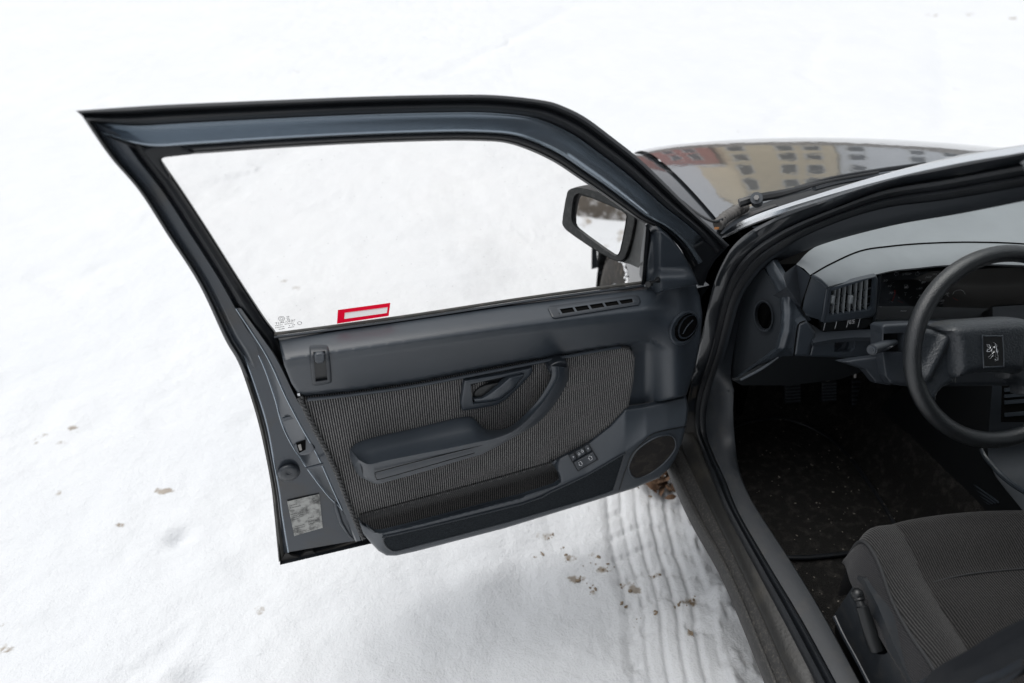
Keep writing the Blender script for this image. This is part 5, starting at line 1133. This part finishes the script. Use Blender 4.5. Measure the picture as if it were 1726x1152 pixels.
def spoke_h(mirror):
    def f(s, t, d):
        q = 2 * cx_ - s if mirror else s
        ax, ay = ridge_a; bx, by = ridge_b; L2_ = (bx - ax) ** 2 + (by - ay) ** 2
        k = max(0, min(1, ((q - ax) * (bx - ax) + (t - ay) * (by - ay)) / L2_)); dd = math.hypot(q - ax - k * (bx - ax), t - ay - k * (by - ay))
        return -.004 + .016 * math.sqrt(max(0, 1 - (1 - min(d / .012, 1)) ** 2)) + .010 * math.exp(-(dd / .011) ** 2)
    return f
for m_ in (False, True):
    o_ = mir(sp) if m_ else sp
    v_, f_ = cdt(chaikin(o_, 1), .0028, wfn(spoke_h(m_)))
    skin('spoke', v_, f_, 'hub_grain', sw, .02, -WN, 60)
tube('hub_seam', [WC + WR * s + WU * t + WN * .018 for s, t in [st(x, y, .018) for x, y in ((1592, 556), (1604, 562), (1608, 575), (1611, 610), (1611, 645))]], .0013, 'plastic_black', sw, 4, 6)
v_, f_ = cdt([st(x, y, .041) for x, y in ((1656, 569), (1660, 567), (1687, 567), (1690, 570), (1692, 613), (1688, 618), (1661, 619), (1658, 616))], .006, wfn(lambda s, t, d: .0415))
skin('badge_plate', v_, f_, 'plastic_black', sw, .003, -WN)
tube('badge_rim', [WPL.hit(x, y, .0415) for x, y in ((1656, 569), (1660, 567), (1687, 567), (1690, 570), (1692, 613), (1688, 618), (1661, 619), (1658, 616))], .0011, 'plastic', sw, 2, 6, closed=True)
z6 = lambda x, y: WPL.hit(1460 + x / 4.8, 400 + y / 4.8, .0427)
LION = [[(978, 868), (990, 866), (1006, 892), (1000, 900), (984, 890), (978, 868)],
        [(1006, 892), (1020, 880), (1014, 862), (1030, 852), (1044, 862), (1050, 890), (1056, 912), (1050, 932), (1060, 938), (1066, 920), (1056, 905)],
        [(1044, 862), (1052, 876)], [(1000, 905), (1020, 902), (1012, 920), (990, 928), (978, 926), (980, 910), (1000, 905)],
        [(1050, 932), (1036, 926), (1022, 942), (1028, 958), (1012, 972), (1010, 980), (996, 984), (988, 974), (992, 962), (1000, 966), (1014, 950), (1018, 934), (1012, 920)],
        [(1036, 926), (1046, 950), (1044, 972), (1056, 978), (1064, 996), (1046, 1000), (1042, 990), (1050, 988)],
        [(1060, 938), (1066, 970), (1064, 996)], [(1030, 880), (1040, 884), (1034, 894), (1022, 892)], [(1054, 868), (1062, 878), (1058, 890)]]
for ln in LION: tube('badge_lion', [z6(*p) for p in ln], .00062, 'silver', sw, 1, 5, smoothpath=False)
# column shroud with its stalks
CL = Plane(WC - WN * .085, WN)
cs = panel('column_shroud', [(1484, 550), (1490, 546), (1530, 544), (1760, 544), (1800, 600), (1760, 650), (1530, 652), (1500, 648), (1490, 634), (1485, 600)], CL, lambda x, y: 0, 'plastic_dark', car, 5, back=.035, r=6, rh=.012, holes=[[(1489, 563), (1523, 561), (1523, 595), (1489, 593)]])
panel('stalk_well', [(1486, 560), (1526, 558), (1526, 598), (1486, 596)], CL, -.02, 'plastic_black', cs, 10, back=.002)
panel('shroud_wing', [(1416, 610), (1440, 606), (1487, 600), (1491, 636), (1502, 650), (1476, 646), (1458, 624)], CL, -.03, 'plastic_dark', cs, 5, back=.02, r=4, rh=.006)
sa = CL.hit(1509, 577, -.01); sb = CL.hit(1470, 590, .035)
tube('indicator_stalk', [sa, sa.lerp(sb, .3), sa.lerp(sb, .55), sa.lerp(sb, .6), sa.lerp(sb, .97), sb], .0105, 'plastic_dark', cs, 2, 14, rf=lambda t, i: .55 + .45 * sm(t / .35) if t < .95 else .92)
tube('stalk_cap', [sb, sb + (sb - sa).normalized() * .003], .0075, 'plastic', cs, 2, 14)
tube('stalk_cap', [sb + (sb - sa).normalized() * .003, sb + (sb - sa).normalized() * .0042], .0045, 'plastic_dark', cs, 2, 12)
for k in range(5): q = sa.lerp(sb, .30 + .055 * k); poly_strip('stalk_print', [q + V((-.002, -.011, .0016)), q + V((.001, -.011, .003))], .0014, 'white_print', cs, V((0, -1, .2)))
sc_ = CL.hit(1712, 552, .0); sd_ = CL.hit(1745, 545, .03)
tube('wiper_stalk', [sc_, sd_], .009, 'plastic_dark', cs, 2, 12)
# centre stack and tunnel console
stk = loft('centre_console', [[V((x, -.12, .80)), V((x, -.20, .66)), V((x, -.25, .55)), V((x, -.30, .47)), V((x, -.42, .45)), V((x, -.70, .44)), V((x, -.95, .44))] for x in (-.125, -.118, .118, .125)], 'plastic_dark', car, 5, ang=50)
loft('console_side', [[V((-.125, -.12, .80)), V((-.125, -.20, .66)), V((-.125, -.25, .55)), V((-.125, -.30, .47)), V((-.125, -.42, .45)), V((-.125, -.95, .44))], [V((-.15, .1, .3)), V((-.15, .05, .28)), V((-.15, 0, .25)), V((-.15, -.2, .22)), V((-.15, -.42, .2)), V((-.15, -.95, .2))]], 'plastic_black', stk, 4)
SKX = Plane((-.12, -.27, .6), V((0, -.9, .43)))
for k, (y0, y1) in enumerate(((655, 661), (666, 671), (676, 682), (697, 703))):
    panel('console_slat', [(1694, y0), (1745, y0 - 4), (1745, y1 - 4), (1694, y1)], SKX, .006, 'plastic', stk, 8, back=.01)
panel('console_recess', [(1690, 650), (1750, 645), (1750, 712), (1688, 712)], SKX, .003, 'void_black', stk, 10, back=.002)
tube('console_edge', [PX(-.125).hit(x, y) for x, y in ((1655, 757), (1661, 770), (1672, 784), (1694, 807), (1726, 829), (1770, 850))], .006, 'plastic', stk, 4, 8)
for k in range(4):
    tube('heater_slat', [PX(-.13).hit(1634 + 1.5 * k, 811 + 7.5 * k), PX(-.13).hit(1684 - 5 * k, 848 + 1.0 * k)], .0022, 'plastic', stk, 2, 6)
for a in ((1658, 640, 1634, 694), (1692, 644, 1664, 707)): tube('stack_rib', [PY(-.12).hit(a[0], a[1]), PY(-.10).hit(a[2], a[3])], .004, 'plastic_dark', stk, 2, 6)

# ------------------------------------------------------------------ driver seat
SX = -.36
YS = [-.490, -.492, -.500, -.516, -.54, -.575, -.63, -.69, -.76, -.84, -.92, -1.0, -1.08]
def seat_top(y): return float(np.interp(y, [-1.08, -.84, -.70, -.63, -.56, -.53, -.51, -.495, -.490], [.515, .528, .538, .546, .566, .570, .566, .545, .50]))
def front(s): return -.030 * (s / .24) ** 2 - .02 * max(0, (s - .2) / .045) ** 2
def crown(s):   # cross profile: flat centre, seam valley, bolster, roll-off
    return float(np.interp(s, [0, .06, .12, .150, .160, .170, .19, .21, .225, .238, .245], [.000, .001, .003, .001, -.004, .002, .014, .018, .014, .004, -.006]))
def seat_rail(s, sg):
    out = []
    for y in YS:
        yy = y + front(s); k = sm((-.50 - y) / .06)
        c = crown(s) * (.35 + .65 * sm((-.56 - y) / .10))
        valley = -.008 * math.exp(-((y + .632) / .012) ** 2) * (1 if s < .155 else 0)
        out.append(V((SX + sg * s, yy, seat_top(y) + c + valley + .006 * math.sin(y * 31) * (s / .24) ** 4)))
    return out
seat = loft('driver_seat', [seat_rail(s, -1) for s in (.160, .14, .12, .09, .06, .03)] + [seat_rail(0, 1)] + [seat_rail(s, 1) for s in (.03, .06, .09, .12, .14, .160)], 'seat_centre', car, 4, ang=70)
seat['label'] = 'dark striped fabric driver seat with side bolsters'
for sg in (-1, 1):
    loft('bolster', [seat_rail(s, sg) for s in (.160, .165, .170, .18, .19, .20, .21, .2175, .225, .232, .238, .242)], 'seat_fabric', seat, 4, ang=70)
    e = seat_rail(.242, sg)
    tube('piping', [p + V((sg * .002, 0, .0005)) for p in e], .0032, 'piping', seat, 4, 8)
    sd = [[V((p.x + sg * o * (.35 + .65 * sm((-.53 - p.y) / .08)), p.y + .002 * k, p.z - (p.z - .47) * k)) for p in e] for o, k in ((.001, .03), (.014, .22), (.026, .48), (.030, .72), (.022, .90), (.0, 1.02))]
    loft('cushion_side', sd, 'seat_side', seat, 4, ang=70)
loft('cushion_front', [[V((SX + s, -.492 + front(abs(s)), .535)) for s in (-.242, -.12, 0, .12, .242)], [V((SX + s, -.495 + front(abs(s)), .44)) for s in (-.242, -.12, 0, .12, .242)], [V((SX + s, -.54, .37)) for s in (-.235, -.12, 0, .12, .235)]], 'seat_side', seat, 4)
tube('cross_seam', [V((SX + s, -.632 + front(abs(s)), seat_top(-.632) + crown(abs(s)) - .007)) for s in (-.155, -.08, 0, .08, .155)], .002, 'piping', seat, 4, 6)
# backrest and head restraint (behind the frame edge)
BKS = [(-.215, .0), (-.19, .035), (-.15, .02), (0, .0), (.15, .02), (.19, .035), (.215, .0)]
fr_ = [[V((SX + s, -1.02 - .30 * (z - .5) + dep * 1.0, z)) for z in (.50, .60, .75, .90, 1.02, 1.10)] for s, dep in BKS]
bk_ = [[p + V((0, -.11, .0)) for p in r] for r in reversed(fr_)]
loft('backrest', fr_ + bk_, 'seat_centre', seat, 4, ring=True, cap=True, ang=60)
box('head_restraint', (SX, -1.30, 1.22), (.27, .09, .15), 'seat_centre', seat, .035)
# plastic side of the seat frame with the height lever
SB = PX(-.628)
panel('seat_side_cover', [(1446, 971), (1440, 985), (1406, 1036), (1410, 1046), (1467, 1152), (1500, 1215), (1600, 1260), (1530, 1140), (1508, 1090), (1480, 1022), (1455, 975)], SB, lambda x, y: .003 * sm((y - 1000) / 60), 'trim_shade', seat, 5, back=.03, holes=[chaikin([(1450, 1046), (1462, 1068), (1476, 1100), (1482, 1104), (1494, 1103), (1498, 1096), (1486, 1062), (1474, 1040), (1460, 1030)], 1)])
panel('lever_slot', [(1446, 1040), (1474, 1106), (1500, 1108), (1502, 1094), (1478, 1038), (1458, 1026)], SB, -.02, 'void_black', seat, 8, back=.002)
lv = [SB.hit(1446, 1004, .022), SB.hit(1450, 1017, .022), SB.hit(1454, 1026, .020), SB.hit(1465, 1060, .014), SB.hit(1478, 1096, .006)]
tube('height_lever', lv, .0105, 'plastic_black', seat, 5, 14, rf=lambda t, i: .95 if t < .2 else (.7 if t < .42 else 1.05 + .2 * sm((t - .45) / .5)))
bm = bmesh.new(); bmesh.ops.create_uvsphere(bm, u_segments=16, v_segments=10, radius=.0115, matrix=Matrix.Translation(SB.hit(1445, 1002, .023))); bm_obj('lever_knob', bm, 'plastic_black', seat)
tube('cover_edge', [SB.hit(x, y, .001) for x, y in ((1408, 1040), (1425, 1075), (1447, 1115), (1475, 1170), (1500, 1220))], .006, 'plastic_dark', seat, 4, 8)
box('seat_rail', (-.55, -.86, .225), (.04, .5, .05), 'plastic_black', seat, .006); box('seat_rail', (-.17, -.75, .235), (.04, .6, .05), 'steel', seat, .006)
box('seat_frame', (SX, -.78, .33), (.46, .46, .14), 'plastic_black', seat, .02)
# passenger seat, rear bench (deep in the shade of the cabin)
ps = loft('passenger_seat', [[p + V((.72, 0, 0)) for p in seat_rail(s, sg)] for s, sg in ((.242, -1), (.21, -1), (.165, -1), (.08, -1), (0, 1), (.08, 1), (.165, 1), (.21, 1), (.242, 1))], 'seat_centre', car, 3, ang=70)
loft('backrest', [[p + V((.72, 0, 0)) for p in r] for r in fr_ + bk_], 'seat_centre', ps, 3, ring=True, cap=True, ang=60)
box('seat_frame', (.36, -.78, .33), (.46, .46, .18), 'plastic_black', ps, .02)
rb = box('rear_bench', (0, -1.85, .42), (1.3, .5, .28), 'seat_centre', car, .06); box('backrest', (0, -2.12, .75), (1.28, .18, .6), 'seat_centre', rb, .06)

# ------------------------------------------------------------------ leaf litter blown under the sill
bm = bmesh.new(); g = PZ(0)
for k in range(70):
    c = g.hit(1118 + random.gauss(0, 34), 813 + random.gauss(0, 12)); a = random.random() * 6.3; L = random.uniform(.012, .035); w = L * random.uniform(.25, .6)
    mt = Matrix.Translation(c + V((0, 0, random.uniform(.004, .028)))) @ Matrix.Rotation(a, 4, 'Z') @ Matrix.Rotation(random.uniform(-.7, .7), 4, 'X') @ Matrix.Rotation(random.uniform(-.5, .5), 4, 'Y')
    P = [(-L, 0, 0), (-L * .4, w, .004), (L * .4, w * .8, .003), (L, 0, 0), (L * .4, -w * .8, .004), (-L * .4, -w, .002)]
    vs = [bm.verts.new(mt @ V(p)) for p in P]; cv = bm.verts.new(mt @ V((0, 0, .005)))
    for i in range(6): bm.faces.new((vs[i], vs[(i + 1) % 6], cv))
lf = bm_obj('dead_leaves', bm, 'dead_leaf', None, False); tag(lf, 'brown dead leaves on the snow under the door hinge', 'leaves', kind='stuff')
